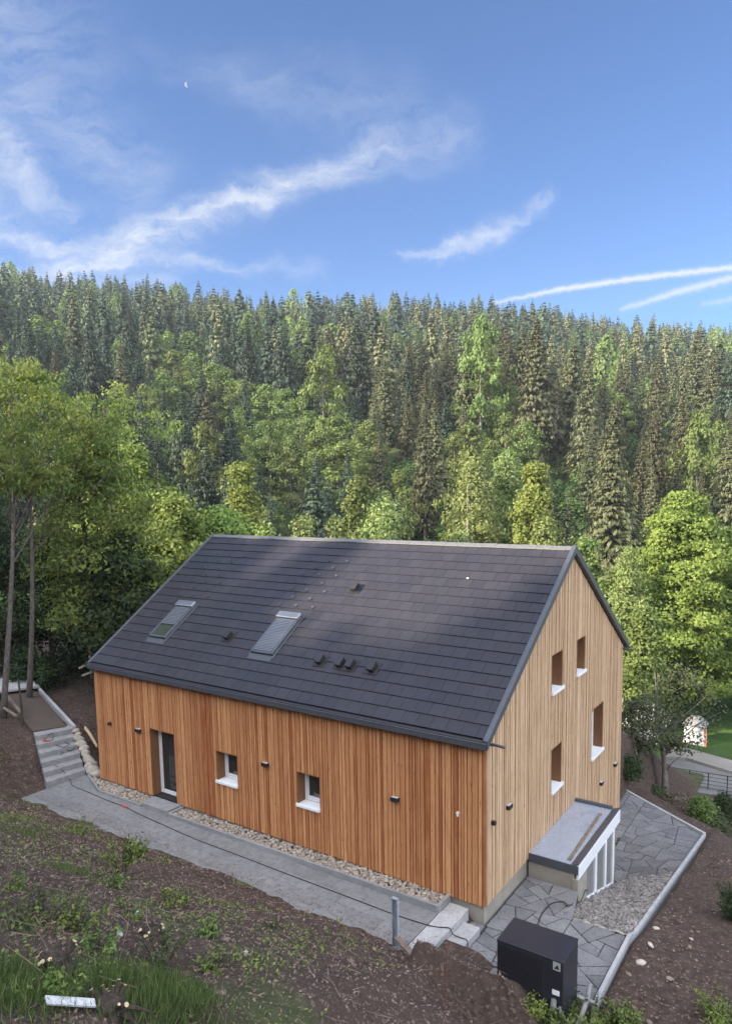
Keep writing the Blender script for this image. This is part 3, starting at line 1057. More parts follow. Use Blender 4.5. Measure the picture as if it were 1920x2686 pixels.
m, nt = new_mat('porch_roof_metal')
p = objco(nt)
wv = nt.noise(nt.vm('MULTIPLY', p, (2.2, 1.0, 1.0)), 2.2, 6, 0.65)
d1 = nt.ramp(wv, [(0.52, 0.0), (0.66, 1.0)])
fine = nt.noise(p, 45, 4, 0.7)
seg_ = nt.n('ShaderNodeSeparateXYZ', i_0=p)
inpatch = nt.m('MULTIPLY', nt.m('MULTIPLY', nt.m('GREATER_THAN', seg_.outputs[1], 3.9), nt.m('LESS_THAN', seg_.outputs[1], 5.8)), nt.m('LESS_THAN', seg_.outputs[0], 1.05))
refl_lines = nt.m('MULTIPLY', nt.ramp(nt.m('FRACT', nt.m('MULTIPLY', seg_.outputs[1], 9.0)), [(0.0, 1.0), (0.16, 0.0)]), nt.ramp(nt.noise(p, 4.0, 4, 0.6), [(0.5, 0.0), (0.6, 1.0)]))  # dark stripes painted in for the cladding mirrored in the metal
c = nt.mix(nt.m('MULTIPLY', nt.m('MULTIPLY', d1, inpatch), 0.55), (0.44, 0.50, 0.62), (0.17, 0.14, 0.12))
c = nt.mix(nt.m('MULTIPLY', refl_lines, 0.5), c, (0.07, 0.065, 0.07))
finish(nt, c, nt.m('MULTIPLY_ADD', nt.m('MULTIPLY', d1, inpatch), 0.4, nt.m('MULTIPLY_ADD', wv, 0.3, 0.12)), 0.35, fine, 0.06, 0.004)
mat_plain('porch_dirt', (0.20, 0.16, 0.115), 0.95, var=0.5, scale=12, bstr=1.0)
mat_glass('porch_glass', (0.20, 0.205, 0.20), 0.12)
PX, PYa, PYb = 1.32, 2.55, 6.30
mb = MB()
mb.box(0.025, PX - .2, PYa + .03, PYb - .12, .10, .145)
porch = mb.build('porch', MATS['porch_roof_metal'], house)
porch['label'] = 'flat metal porch roof with white glazed side over lower entrance'
mb = MB()
mb.hexa([(PX - .2, PYa + .03, .12), (PX, PYa + .03, .17), (PX, PYb, .17), (PX - .2, PYb, .12), (PX - .2, PYa + .03, .14), (PX, PYa + .03, .215), (PX, PYb, .215), (PX - .2, PYb, .14)])
mb.box(0.03, PX - .21, PYb - .12, PYb, .10, .215)
mb.box(0.03, PX, PYa - .0, PYa + .028, -.07, .158)
mb.build('roof_edge', MATS['metal_trim'], porch, bevel=.006)
mb = MB()
pts = []
for k in range(26):
    y = 2.75 + k * .115; wd_ = .05 + .008 * rn.random()
    mb.cur = rn.random()
    xx = 1.02 - .004 * k
    mb.hexa([(xx - wd_, y, .146), (xx + wd_, y, .146), (xx + wd_ * .9, y + .125, .146), (xx - wd_ * .9, y + .125, .146),
             (xx - wd_ * .6, y, .165), (xx + wd_ * .6, y, .165), (xx + wd_ * .6, y + .125, .167), (xx - wd_ * .6, y + .125, .166)])
mb.build('dirt_streak', MATS['porch_dirt'], porch)
mb = MB()                       # white fascia and posts with glass between
mb.box(PX - .05, PX + .012, PYa + .02, PYb - .02, -.20, .158)
for (ya, yb) in ((3.93, 4.08), (4.83, 4.96), (5.58, 5.70)):
    mb.box(PX - .06, PX + .02, ya, yb, stair_z(ya) - .15, -.19)
mb.hexa([(PX - .06, 3.28, stair_z(3.28) - .1), (PX + .02, 3.28, stair_z(3.28) - .1), (PX + .02, 5.6, stair_z(5.6) - .1), (PX - .06, 5.6, stair_z(5.6) - .1),
         (PX - .06, 3.28, stair_z(3.28) + .12), (PX + .02, 3.28, stair_z(3.28) + .12), (PX + .02, 5.6, stair_z(5.6) + .12), (PX - .06, 5.6, stair_z(5.6) + .12)][::1])
mb.build('white_frame', MATS['white_paint'], porch, bevel=.006)
mb = MB()
mb.box(PX - .03, PX - .015, 3.2, 5.62, -2.2, -.2)
mb.build('side_glass', MATS['porch_glass'], porch)
for bxs in (((0.02, PX - .1, PYa + .03, PYa + .2, -1.4, .08), (PX - .1, PX - .0, PYa + .03, 3.26, -1.6, -.2), (PX - .16, PX + .0, PYa - .0, PYa + .028, -1.2, -.2)), ((0.02, PX - .1, 6.1, 6.25, -2.3, .08),)):
    mb = MB()
    for q_ in bxs: mb.box(*q_)
    mb.build('side_wall', MATS['plaster_grey'], porch, bevel=.01)

# ------------------------------------------------------------------ path along the front
PATHZ = -0.12
mb = MB()
mb.box(-14.98, -0.86, -2.35, -0.62, PATHZ - .12, PATHZ - .03)
base = mb
rn2 = random.Random(3)
rows = [(-0.62, -1.07), (-1.07, -1.52), (-1.52, -1.97), (-1.97, -2.35)]
for ri, (ya, yb) in enumerate(rows):
    x = -0.86
    off = .45 if ri % 2 else 0
    first = True
    while x > -14.98:
        wdt = .90 if not first else (.90 - off if off else .90)
        first = False
        xa = max(x - wdt, -14.98)
        mb.cur = rn2.random()
        h = PATHZ + rn2.uniform(-.0015, .0015)
        mb.box(xa + .003, x - .003, yb + .003, ya - .003, PATHZ - .03, h)
        x = xa
# wedge at the left end between steps and pebble bed, and door apron
mb.cur = .5
mb.prism([(-15.12, -0.62), (-13.35, -.62), (-15.02, .10), (-15.3, .02)], PATHZ - .12, PATHZ - .001)
mb.prism([(-11.22, -.615), (-10.06, -.615), (-10.06, -.555), (-11.22, -.555)], PATHZ - .12, PATHZ - .001)
tag(mb.build('path', MATS['path_slab']), kind='structure')

# kerbs around the pebble beds
mb = MB()
rk = random.Random(8)


def kerb_run(mb, p0, p1, w, zb, z0, z1, seglen=1.0):
    """straight kerb of blocks from p0 to p1 (plan), width w to the left, top z from z0 to z1"""
    p0, p1 = np.array(p0, float), np.array(p1, float)
    Ld = np.linalg.norm(p1 - p0); t = (p1 - p0) / Ld; nrm = np.array([-t[1], t[0]])
    n = max(1, round(Ld / seglen))
    for k in range(n):
        a = p0 + t * (Ld * k / n + .002); b = p0 + t * (Ld * (k + 1) / n - .002)
        za = z0 + (z1 - z0) * k / n; zc = z0 + (z1 - z0) * (k + 1) / n
        mb.cur = rk.random(); j = rk.uniform(-.003, .003)
        q = [a, b, b + nrm * w, a + nrm * w]
        mb.hexa([(*q[0], za - zb), (*q[1], zc - zb), (*q[2], zc - zb), (*q[3], za - zb), (*q[0], za + j), (*q[1], zc + j), (*q[2], zc + j), (*q[3], za + j)])


mat_stone('kerb_stone', (0.22, 0.22, 0.225), (0.29, 0.29, 0.295), 3, 0.4)
kerb_run(mb, (-10.0, -.62), (-.93, -.62), .075, .3, -.02, .05)
kerb_run(mb, (-.85, -.62), (-.85, .0), .08, .4, .05, .05, .6)
kerb_run(mb, (-9.925, -.543), (-9.925, -.04), .075, .3, -.02, -.02, .6)
tag(mb.build('bed_kerb', MATS['kerb_stone'], bevel=.008), 'long grey concrete kerb edging the pebble bed right of the door', 'kerb')
mb = MB()
kerb_run(mb, (-13.32, -.62), (-11.25, -.62), .07, .3, -.06, -.06)
kerb_run(mb, (-15.0, .10), (-13.34, -.60), .07, .3, -.05, -.06)
kerb_run(mb, (-11.25, -.62), (-11.25, -.57), .07, .3, -.06, -.06)
tag(mb.build('bed_kerb', MATS['kerb_stone'], bevel=.008), 'bent grey kerb edging the short pebble bed left of the door', 'kerb')


# pebbles
def icosphere():
    t = (1 + 5 ** .5) / 2
    v = unit(np.array([(-1, t, 0), (1, t, 0), (-1, -t, 0), (1, -t, 0), (0, -1, t), (0, 1, t), (0, -1, -t), (0, 1, -t), (t, 0, -1), (t, 0, 1), (-t, 0, -1), (-t, 0, 1)], float))
    f = [(0, 11, 5), (0, 5, 1), (0, 1, 7), (0, 7, 10), (0, 10, 11), (1, 5, 9), (5, 11, 4), (11, 10, 2), (10, 7, 6), (7, 1, 8), (3, 9, 4), (3, 4, 2), (3, 2, 6), (3, 6, 8), (3, 8, 9), (4, 9, 5), (2, 4, 11), (6, 2, 10), (8, 6, 7), (9, 8, 1)]
    return v, f


def ico2(sub=1):
    v, f = icosphere()
    for _ in range(sub):
        v = list(map(tuple, v)); cache = {}; nf = []

        def mid(a, b):
            k = (min(a, b), max(a, b))
            if k not in cache:
                m_ = unit((np.array(v[a]) + np.array(v[b])) / 2); v.append(tuple(m_)); cache[k] = len(v) - 1
            return cache[k]
        for a, b, c in f:
            ab, bc, ca = mid(a, b), mid(b, c), mid(c, a)
            nf += [(a, ab, ca), (b, bc, ab), (c, ca, bc), (ab, bc, ca)]
        f = nf; v = np.array(v)
    return np.array(v), np.array(f)


def stones(name, pos, size, flat, mat, jag=0.0, sub=1, smooth=True, rng=RNG):
    v, f = ico2(sub)
    n = len(pos)
    sc = size[:, None] * np.stack([rng.uniform(.8, 1.35, n), rng.uniform(.7, 1.0, n), rng.uniform(*flat, n)], 1)
    an = rng.uniform(0, 2 * math.pi, n)
    base = v[None] * (1 + jag * rng.normal(size=(n, len(v), 1)))
    q = base * sc[:, None, :]
    tl = rng.normal(0, .25, (n, 2))
    c, s = np.cos(an)[:, None], np.sin(an)[:, None]
    x = q[..., 0] * c - q[..., 1] * s; y = q[..., 0] * s + q[..., 1] * c
    z = q[..., 2] + x * tl[:, :1] * .6 + y * tl[:, 1:] * .6
    V = np.stack([x, y, z], -1) + pos[:, None, :]
    F = (f[None] + (np.arange(n) * len(v))[:, None, None]).reshape(-1, 3)
    tone = np.repeat(rng.random(n), len(f))
    return link(name, np_mesh(name, V.reshape(-1, 3), F, tone, smooth), None, [MATS[mat]])


def pebble_pts(inside, x0, x1, y0, y1, zf, step, layers=2):
    pts = []
    for l in range(layers):
        xs = np.arange(x0, x1, step); ys = np.arange(y0, y1, step)
        X, Y = np.meshgrid(xs, ys)
        X = X.ravel() + RNG.uniform(-.5, .5, X.size) * step * 1.1; Y = Y.ravel() + RNG.uniform(-.5, .5, Y.size) * step * 1.1
        k = inside(X, Y)
        X, Y = X[k], Y[k]
        Z = zf(X, Y) + l * .03 + RNG.uniform(-.012, .012, X.size)
        pts.append(np.stack([X, Y, Z], 1))
    return np.concatenate(pts)


pp = pebble_pts(lambda X, Y: (Y > -.52) & (Y < -.03) & (X < -.96), -9.85, -.95, -.55, 0, lambda X, Y: -.10 + (X + 9.9) / 9 * .055 + 0 * Y, .085)
p2 = pebble_pts(lambda X, Y: (Y > -.52) & (Y < .05) & (X < -11.27) & (Y > -.56 + (-13.3 - X) * .42 + .03) & (X > -14.8), -14.9, -11.3, -.55, .05, lambda X, Y: -.115 + 0 * X, .085)
p3 = pebble_pts(lambda X, Y: (X > .06) & (X < .62), .05, .65, 6.45, 9.0, lambda X, Y: -2.1 + 0 * X, .10)
pp = np.concatenate([pp, p2, p3])
o = stones('pebbles', pp, RNG.uniform(.032, .062, len(pp)), (.5, .8), 'pebble')
tag(o, 'rounded river pebbles filling the drainage strips along the house walls', 'pebbles', kind='stuff')
mb = MB(); mb.box(-9.9, -.93, -.545, -.035, -.3, -.115); mb.box(-13.2, -11.26, -.55, -.035, -.3, -.14)
mb.prism([(-14.9, .04), (-13.2, -.55), (-13.2, -.035), (-14.02, -.03), (-14.02, .04)], -.3, -.14)
mb.box(.03, .62, 6.42, 9.0, -2.3, -2.12)
tag(mb.build('pebble_bed', MATS['joint_sand']), kind='structure')

# lower steps at the right end of the path
def steps_thing(name, label, blocks, mat, bevel=.01):
    t = empty(name, blocks[0][0])
    tag(t, label, 'steps')
    for (org, mk) in blocks:
        m_ = MB(); m_.cur = random.random(); mk(m_)
        m_.build('step', mat, t, bevel=bevel)
    return t


steps_thing('garden_steps', 'two pale concrete steps leading from the path down to the flagstone patio',
            [((-.6, -1.0, -.12), lambda m_: m_.box(-.845, -.36, -2.35, -.08, -.5, -.118)),
             ((-.1, -1.0, -.3), lambda m_: m_.box(-.355, .06, -2.35, -.36, -.62, -.285))], MATS['step_slab'])
# upper steps at the left end
A0, A1 = np.array([-15.05, -1.32]), np.array([-14.88, .02])        # front edge, bottom step
B0, B1 = np.array([-17.05, -.42]), np.array([-16.62, .78])
blk = []
for k in range(6):
    t0, t1 = k / 5.0, (k + 1.25) / 5.0
    def mk(m_, t0=t0, t1=t1, k=k):
        a0, a1 = A0 + (B0 - A0) * t0, A1 + (B1 - A1) * t0
        b0, b1 = A0 + (B0 - A0) * t1, A1 + (B1 - A1) * t1
        zt = PATHZ + (k + 1) * .185
        m_.prism([tuple(a1), tuple(a0), tuple(b0), tuple(b1)][::-1], zt - .19 - (.1 if k == 0 else 0), zt)
    blk.append(((-15.8, -.3, -.1), mk))
steps_thing('block_steps', 'six rough grey concrete block steps climbing at the left end of the path', blk, MATS['concrete'], .015)
# upper path beyond, earth-brown with a concrete kerb on its right side
mb = MB()
mat_stone('upper_path_gravel', (0.075, 0.056, 0.045), (0.095, 0.072, 0.058), 3, 0.3)
UP = [(-17.0, .75), (-17.45, -.25), (-22.4, 1.35), (-24.8, 2.6), (-24.6, 3.6), (-21.9, 2.55)]
mb.prism([UP[0], UP[5], UP[4], UP[3], UP[2], UP[1]], .6, lambda x, y: 1.03 - (x + 17) * .045)
tag(mb.build('upper_path', MATS['upper_path_gravel']), kind='structure')
mb = MB()
kerb_run(mb, (-21.9, 2.62), (-16.65, .80), .12, .5, 1.33, 1.06)
kerb_run(mb, (-24.9, 4.1), (-21.92, 2.64), .12, .5, 1.46, 1.34)
tag(mb.build('path_kerb', MATS['concrete_light'], bevel=.01), 'pale kerb along the brown upper path on the left slope', 'kerb')
# slab lying across the far end of the upper path
mb = MB()
mb.hexa([(-23.3, .9, 1.42), (-22.4, .75, 1.36), (-21.5, 2.45, 1.36), (-24.4, 3.6, 1.45), (-23.3, .9, 1.52), (-22.4, .75, 1.46), (-21.5, 2.45, 1.46), (-24.4, 3.6, 1.55)])
tag(mb.build('concrete_slab', MATS['concrete_light'], bevel=.012), 'pale flat slab lying across the upper end of the left path', 'slab')
# rough stones edging the right side of the upper steps
es = [(-17.0, 1.0, .98, .13), (-16.8, .93, .95, .12), (-16.62, .88, .9, .13), (-16.4, .82, .82, .14), (-16.2, .72, .74, .17), (-15.95, .63, .62, .2), (-15.7, .55, .5, .19),
      (-15.5, .48, .4, .21), (-15.2, .40, .24, .23), (-14.95, .30, .12, .24), (-14.72, .22, .03, .26), (-14.4, .16, .0, .24)]
for k, (x, y, z, s) in enumerate(es):
    o = stones('edging_stone', np.array([[x, y, z - .03]]), np.array([s]), (.6, .8), 'stone_edge', .07, 1, False)
    tag(o, 'rough tan stone edging the upper steps, ' + ['topmost of its row', 'second from the top', 'third from the top', 'fourth from the top', 'fifth from the top', 'sixth from the top', 'sixth from the bottom', 'fifth from the bottom', 'fourth from the bottom', 'third from the bottom', 'second from the bottom', 'lowest beside the house corner'][k], 'stone', 'stones edging the upper steps')

# ------------------------------------------------------------------ patio of crazy paving
def split_poly(poly, rng, target):
    def area(p):
        return abs(sum(p[i][0] * p[(i + 1) % len(p)][1] - p[(i + 1) % len(p)][0] * p[i][1] for i in range(len(p)))) / 2
    out, stack = [], [poly]
    while stack:
        p = stack.pop()
        A = area(p)
        if A < target * rng.uniform(.6, 2.2) or A < .02:
            if A > .008: out.append(p)
            continue
        pts = np.array(p)
        c = pts.mean(0); cov = np.cov((pts - c).T); w_, v_ = np.linalg.eigh(cov)
        nrm = v_[:, 1]
        a = rng.gauss(0, .20)
        nrm = np.array([nrm[0] * math.cos(a) - nrm[1] * math.sin(a), nrm[0] * math.sin(a) + nrm[1] * math.cos(a)])
        c = c + nrm * rng.uniform(-.18, .18) * math.sqrt(A)
        dd = (pts - c) @ nrm
        A1_, B1_ = [], []
        n = len(p)
        for i in range(n):
            j = (i + 1) % n
            if dd[i] >= 0: A1_.append(tuple(pts[i]))
            else: B1_.append(tuple(pts[i]))
            if (dd[i] >= 0) != (dd[j] >= 0):
                t = dd[i] / (dd[i] - dd[j]); q = tuple(pts[i] + (pts[j] - pts[i]) * t)
                A1_.append(q); B1_.append(q)
        if len(A1_) < 3 or len(B1_) < 3: out.append(p); continue
        stack += [A1_, B1_]
    return out


def paving(mb, poly, zf, rng, target, joint=.016, thick=.05):
    for p in split_poly(poly, rng, target):
        pts = np.array(p)
        # order counter-clockwise
        c = pts.mean(0)
        pts = pts[np.argsort(np.arctan2(pts[:, 1] - c[1], pts[:, 0] - c[0]))]
        n = len(pts); ins = []
        jn = joint * rng.uniform(.6, 1.3)
        for i in range(n):
            a, b, d = pts[i - 1], pts[i], pts[(i + 1) % n]
            e1 = (b - a) / (np.linalg.norm(b - a) + 1e-9); e2 = (d - b) / (np.linalg.norm(d - b) + 1e-9)
            n1 = np.array([-e1[1], e1[0]]); n2 = np.array([-e2[1], e2[0]])
            m_ = n1 + n2; L_ = m_ @ m_
            ins.append(b + m_ * (2 * jn / max(L_, .8)) * .5 * 2 * .5)
        # chip the corners and roughen the sides a little
        res = []
        for i in range(n):
            b, d = ins[i], ins[(i + 1) % n]; Ld = np.linalg.norm(d - b)
            if Ld < .04: continue
            k0 = min(.03, Ld * .2)
            t = (d - b) / Ld; nn = np.array([-t[1], t[0]])
            res.append(b + t * k0 * rng.uniform(.4, 1.2))
            for q in range(int(Ld / .16)):
                u = (q + 1) / (int(Ld / .16) + 1)
                res.append(b + (d - b) * u + nn * rng.uniform(-.002, .010))
            res.append(d - t * k0 * rng.uniform(.4, 1.2))
        if len(res) < 3: continue
        mb.cur = rng.random()
        j = rng.uniform(-.006, .006)
        tl = (rng.uniform(-.008, .008), rng.uniform(-.008, .008))
        mb.prism([tuple(q) for q in res], lambda x, y: zf(x, y) - thick, lambda x, y: zf(x, y) + j + tl[0] * (x - c[0]) + tl[1] * (y - c[1]))


KP = ([1.3, 1.8, 11.0, 20.0], [-.42, -.60, -2.16, -2.16])


def kz(y): return np.interp(y, *KP)


def side_blend(x, y, left):
    t = np.clip((np.asarray(x, float) - 1.34) / 1.49, 0, 1)
    return left * (1 - t) + (kz(y) - .05) * t


PZ1, PZ2 = -0.45, -2.08
rp_ = random.Random(21)
mb = MB()
up_poly = [(0.0, -1.02), (2.80, -1.12), (2.80, 1.35), (1.38, 1.35), (1.30, 2.5), (0.03, 2.5)]
paving(mb, [(-.36, -.34), (0.02, -.34), (0.02, -.02), (-.36, -.02)][::1], lambda x, y: PZ1, rp_, .14)
paving(mb, [(0.075, -2.0), (1.6, -2.0), (1.6, -.02), (0.075, -.02)], lambda x, y: PZ1, rp_, .16)
paving(mb, [(1.6, -1.1), (2.80, -1.1), (2.80, 1.33), (1.6, 1.33)], lambda x, y: PZ1, rp_, .22)
paving(mb, [(0.04, -.02), (1.6, -.02), (1.6, 1.33), (1.36, 2.5), (0.04, 2.5)][::1], lambda x, y: PZ1, rp_, .15)
paving(mb, [(0.66, 6.35), (2.80, 6.35), (2.80, 11.0), (.66, 12.4)], lambda x, y: float(side_blend(x, y, PZ2)), rp_, .24)
paving(mb, [(0.04, 9.05), (.66, 9.05), (.66, 12.4), (-.6, 13.2), (-.6, 11.3), (.04, 11.3)][::1] and [(0.04, 9.05), (.66, 9.05), (.66, 12.4), (.04, 12.75)], lambda x, y: PZ2, rp_, .2)
paving(mb, [(-2.5, 11.3), (.04, 11.3), (.04, 12.75), (-2.5, 14.3)], lambda x, y: PZ2, rp_, .24)
tag(mb.build('patio_paving', MATS['flagstone'], bevel=.0), kind='structure')
mb = MB()
mb.box(-.36, .06, -.34, -.03, -.7, PZ1 - .028); mb.box(.062, 2.8, -2.0, 1.34, -.7, PZ1 - .028); mb.box(.062, 1.34, 1.345, 2.5, -.7, PZ1 - .028)
mb.prism([(.03, 6.3), (1.34, 6.3), (1.34, 11.9), (-2.5, 14.4), (-2.5, 11.25), (.03, 11.25)], -2.5, PZ2 - .03)
for k in range(12):
    ya, yb = 6.3 + k * .4, 6.7 + k * .4
    mb.prism([(1.341, ya), (2.85, ya), (2.85, yb), (1.341, yb)], -2.5, lambda x, y: float(side_blend(x, y, PZ2)) - .03)
tag(mb.build('patio_base', MATS['joint_sand']), kind='structure')

# rough rubble ramp of low stairs beside the porch
def rubble():
    xs = np.arange(1.34, 2.83, .026); ys = np.arange(1.30, 6.5, .026)
    X, Y = np.meshgrid(xs, ys)
    X = np.minimum(X, 2.82)
    k = (Y - ST0) / .44
    fr = k - np.floor(k)
    st = side_blend(X, Y, stair_z(Y)) + (fr - .5) * .44 * STS * 1.25          # shallow treads
    n = vnoise(X, Y, .09, 21) * .06 + vnoise(X, Y, .04, 22) * .045 + vnoise(X * .5, Y, .14, 25) * .03
    Z = st + n + .035 * sstep(1.3, 1.8, Y) - .01
    ny, nx = X.shape
    idx = np.arange(ny * nx).reshape(ny, nx)
    F = np.stack([idx[:-1, :-1], idx[:-1, 1:], idx[1:, 1:], idx[1:, :-1]], -1).reshape(-1, 4)
    tone = RNG.random(len(F)) * .5 + .25 + vnoise(X[:-1, :-1], Y[:-1, :-1], .07, 31).ravel() * .9 + .25 * np.cos(fr[:-1, :-1].ravel() * 6.28)  # row shading along the treads is painted into the tone
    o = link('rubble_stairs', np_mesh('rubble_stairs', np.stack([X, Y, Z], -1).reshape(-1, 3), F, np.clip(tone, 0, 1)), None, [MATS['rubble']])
    tag(o, kind='structure')


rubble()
n = 2600
xx = RNG.uniform(1.38, 2.78, n); yy = RNG.uniform(1.36, 6.4, n)
zz = side_blend(xx, yy, stair_z(yy)) + (((yy - ST0) / .44) % 1 - .5) * .44 * STS * 1.25 + .045
o = stones('stair_rubble', np.stack([xx, yy, zz], 1), RNG.uniform(.012, .034, n), (.4, .8), 'rubble', .14, 0, False)
tag(o, 'loose angular grey chippings covering the shallow stair beside the porch', 'chippings', kind='stuff')

# patio kerb on the outer side
mb = MB()
kx = 2.83
kerb_run(mb, (kx + .08, -1.12), (kx + .08, 1.3), .08, .5, -.37, -.37, 1.0)
prev = (1.5, -.37)
prof = [(1.3, -.37)] + [(y_, float(kz(y_)) + .02) for y_ in (1.8, 3.0, 4.6, 6.2, 7.6, 9.1, 10.95)]
for (a, za), (b, zb) in zip(prof[:-1], prof[1:]):
    kerb_run(mb, (kx + .08, a), (kx + .08, b), .08, .7, za, zb, 1.5)
kerb_run(mb, (kx + .08, 10.95), (-2.5, 14.45), .10, .5, -2.1, -2.0, 1.0)
kerb_run(mb, (1.7, -1.22), (kx + .1, -1.22), .09, .4, -.40, -.40, 1.0)
tag(mb.build('patio_kerb', MATS['concrete_light'], bevel=.008), 'pale concrete kerb around the outer edge of the flagstone patio', 'kerb')

# ------------------------------------------------------------------ heat pump
hp = empty('heat_pump', (1.93, -1.75, -.5))
tag(hp, 'black box shaped heat pump standing beside the patio in front of house corner', 'heat pump')
hx0, hx1, hy0, hy1, hz0, hz1 = 1.27, 2.57, -2.18, -1.33, -.42, .90
mb = MB(); mb.box(hx0, hx1, hy0, hy1, hz0, hz1 - .05)
body = mb.build('casing', MATS['pump_casing'], hp, bevel=.02)
mb = MB(); mb.box(hx0 - .006, hx1 + .006, hy0 - .008, hy1 + .006, hz1 - .048, hz1)
mb.build('top_cover', MATS['pump_casing'], hp, bevel=.018)
mb = MB()
for k in range(44):
    x = hx0 + .05 + k * .0195
    mb.box(x, x + .009, hy0 - .006, hy0 - .001, hz0 + .1, hz1 - .1)
for k in range(9):
    z = hz0 + .1 + k * .135
    mb.box(hx0 + .045, hx0 + .91, hy0 - .009, hy0 - .006, z, z + .006)
mb.build('front_grille', MATS['pump_grille'], hp)
mb = MB(); mb.box(hx1 - .19, hx1 - .05, hy0 - .006, hy0 - .002, .70, .87)
o = mb.build('label_plate', MATS['curtain'], hp)
mb = MB(); mb.add([(hx1 - .17, hy0 - .008, .73), (hx1 - .07, hy0 - .008, .73), (hx1 - .10, hy0 - .008, .82)], [(0, 1, 2)])
mb.build('label_mark', MATS['black_plastic'], o)
mb = MB(); mb.box(hx1 - .20, hx1 - .06, hy0 - .006, hy0 - .002, .21, .31)
mb.build('label_plate', MATS['white_paint'], hp)
mb = MB(); mb.tube([(2.40, hy0 + .02, .10), (2.42, hy0 - .08, .02), (2.42, hy0 - .14, -.2), (2.36, hy0 - .2, -.55)], .055, 12)
mb.tube([(2.52, hy0 - .01, .02), (2.55, hy0 - .08, -.05), (2.56, hy0 - .12, -.5)], .028, 10)
mb.build('supply_pipe', MATS['grey_pipe'], hp)
mb = MB()
mb.box(hx0 + .05, hx1 - .05, hy0 + .05, hy1 - .05, -.75, hz0 - .002)
mb.build('base', MATS['black_plastic'], hp)
mb = MB(); mb.tube([(2.80, -1.30, .02), (2.83, -1.6, -.12), (2.82, -2.0, -.3), (2.84, -2.5, -.5)], .045, 12)
tag(mb.build('drain_pipe', MATS['concrete']), 'grey corrugated pipe rising from the soil right of the heat pump', 'pipe')

# ------------------------------------------------------------------ cables
def cable(name, pts, r, label, parent=None, mat='cable_rubber'):
    # smooth the path
    pts = [np.array(p, float) for p in pts]
    sm = []
    for i in range(len(pts) - 1):
        p0, p1, p2, p3 = pts[max(i - 1, 0)], pts[i], pts[i + 1], pts[min(i + 2, len(pts) - 1)]
        for t in np.arange(0, 1, .2):
            sm.append(.5 * ((2 * p1) + (-p0 + p2) * t + (2 * p0 - 5 * p1 + 4 * p2 - p3) * t * t + (-p0 + 3 * p1 - 3 * p2 + p3) * t ** 3))
    sm.append(pts[-1])
    m_ = MB(); m_.tube(sm, r, 7)
    return m_.build(name, MATS[mat], parent, smooth=True)


z0 = PATHZ + .014
def stz(x):   # height on the upper steps
    t = np.clip((-15.0 - x) / 2.0, 0, 1); return PATHZ + (np.floor(t * 5) + 1) * .185 + .014
cb = empty('extension_cable', (-8, -1.1, PATHZ))
tag(cb, 'long black extension cable with red connectors running along the path and down its steps', 'cable')
main = [(-16.6, .35, stz(-16.6)), (-16.25, .3, stz(-16.2)), (-15.98, -.15, stz(-15.9)), (-15.85, -.5, stz(-15.7)), (-15.5, -.62, stz(-15.4)), (-15.2, -.55, .09), (-14.85, -.58, z0),
        (-14.43, -.78, z0), (-13.47, -.83, z0), (-12.56, -.88, z0), (-11.56, -.9, z0), (-10.73, -.99, z0), (-9.59, -1.07, z0), (-8.2, -1.16, z0), (-6.4, -1.17, z0), (-4.96, -1.19, z0),
        (-2.65, -1.2, z0), (-1.69, -1.21, z0), (-.9, -1.17, z0 + .01), (-.62, -1.1, z0), (-.37, -1.0, -.10), (-.3, -.98, -.23), (-.12, -.95, -.265), (.04, -.98, -.25), (.10, -1.05, -.36), (.16, -1.1, -.425)]
cable('cord', main, .011, None, cb)
cable('cord', [(.30, -1.2, -.42), (.45, -1.3, -.432), (.62, -1.3, -.432), (.85, -1.2, -.432), (1.2, -1.18, -.432), (1.5, -1.25, -.432)], .011, None, cb)
for pts in ([(.10, -1.04, -.385), (.21, -1.14, -.41), (.33, -1.22, -.41)], [(-11.7, -.89, z0 + .012), (-11.5, -.905, z0 + .012)]):
    m_ = MB(); m_.tube(pts, [.034, .038, .03][:len(pts)] if len(pts) == 3 else [.03, .03], 10); m_.build('connector', MATS['red_plastic'], cb)
cl = empty('cable_coil', (-16.4, .1, .98))
tag(cl, 'coiled black cable with dark red plugs lying on the top of the block steps', 'cable')
for k, (cx, cy, rr) in enumerate(((-16.75, -.1, .19), (-16.25, .12, .24), (-16.1, .25, .2))):
    zc = stz(cx) + .03 * k
    pts = [(cx + rr * math.cos(a), cy + rr * .8 * math.sin(a), zc + (.18 * max(0, math.sin(a)) if k == 0 else .02 * math.sin(3 * a))) for a in np.linspace(0, 6.6, 16)]
    cable('cord', pts, .012, None, cl)
m_ = MB(); m_.tube([(-16.62, -.18, stz(-16.6) + .03), (-16.5, -.05, stz(-16.5) + .03)], .035, 8); m_.tube([(-16.8, -.3, stz(-16.8) + .03), (-16.72, -.2, stz(-16.7) + .03)], .03, 8)
m_.build('plug', MATS['red_plastic'], cl)
o = cable('patio_cable', [(1.3, -.9, -.43), (1.25, -.2, -.43), (1.05, .5, -.43), (.95, 1.1, -.43), (.98, 1.6, -.43), (1.2, 1.85, -.43), (1.35, 1.7, -.42), (1.42, 2.1, -.5), (1.38, 2.6, -.75), (1.4, 2.9, -.6), (1.36, 3.2, -.8)], .012, None)
tag(o, 'thin black cable looping over the flagstones to the porch corner', 'cable')

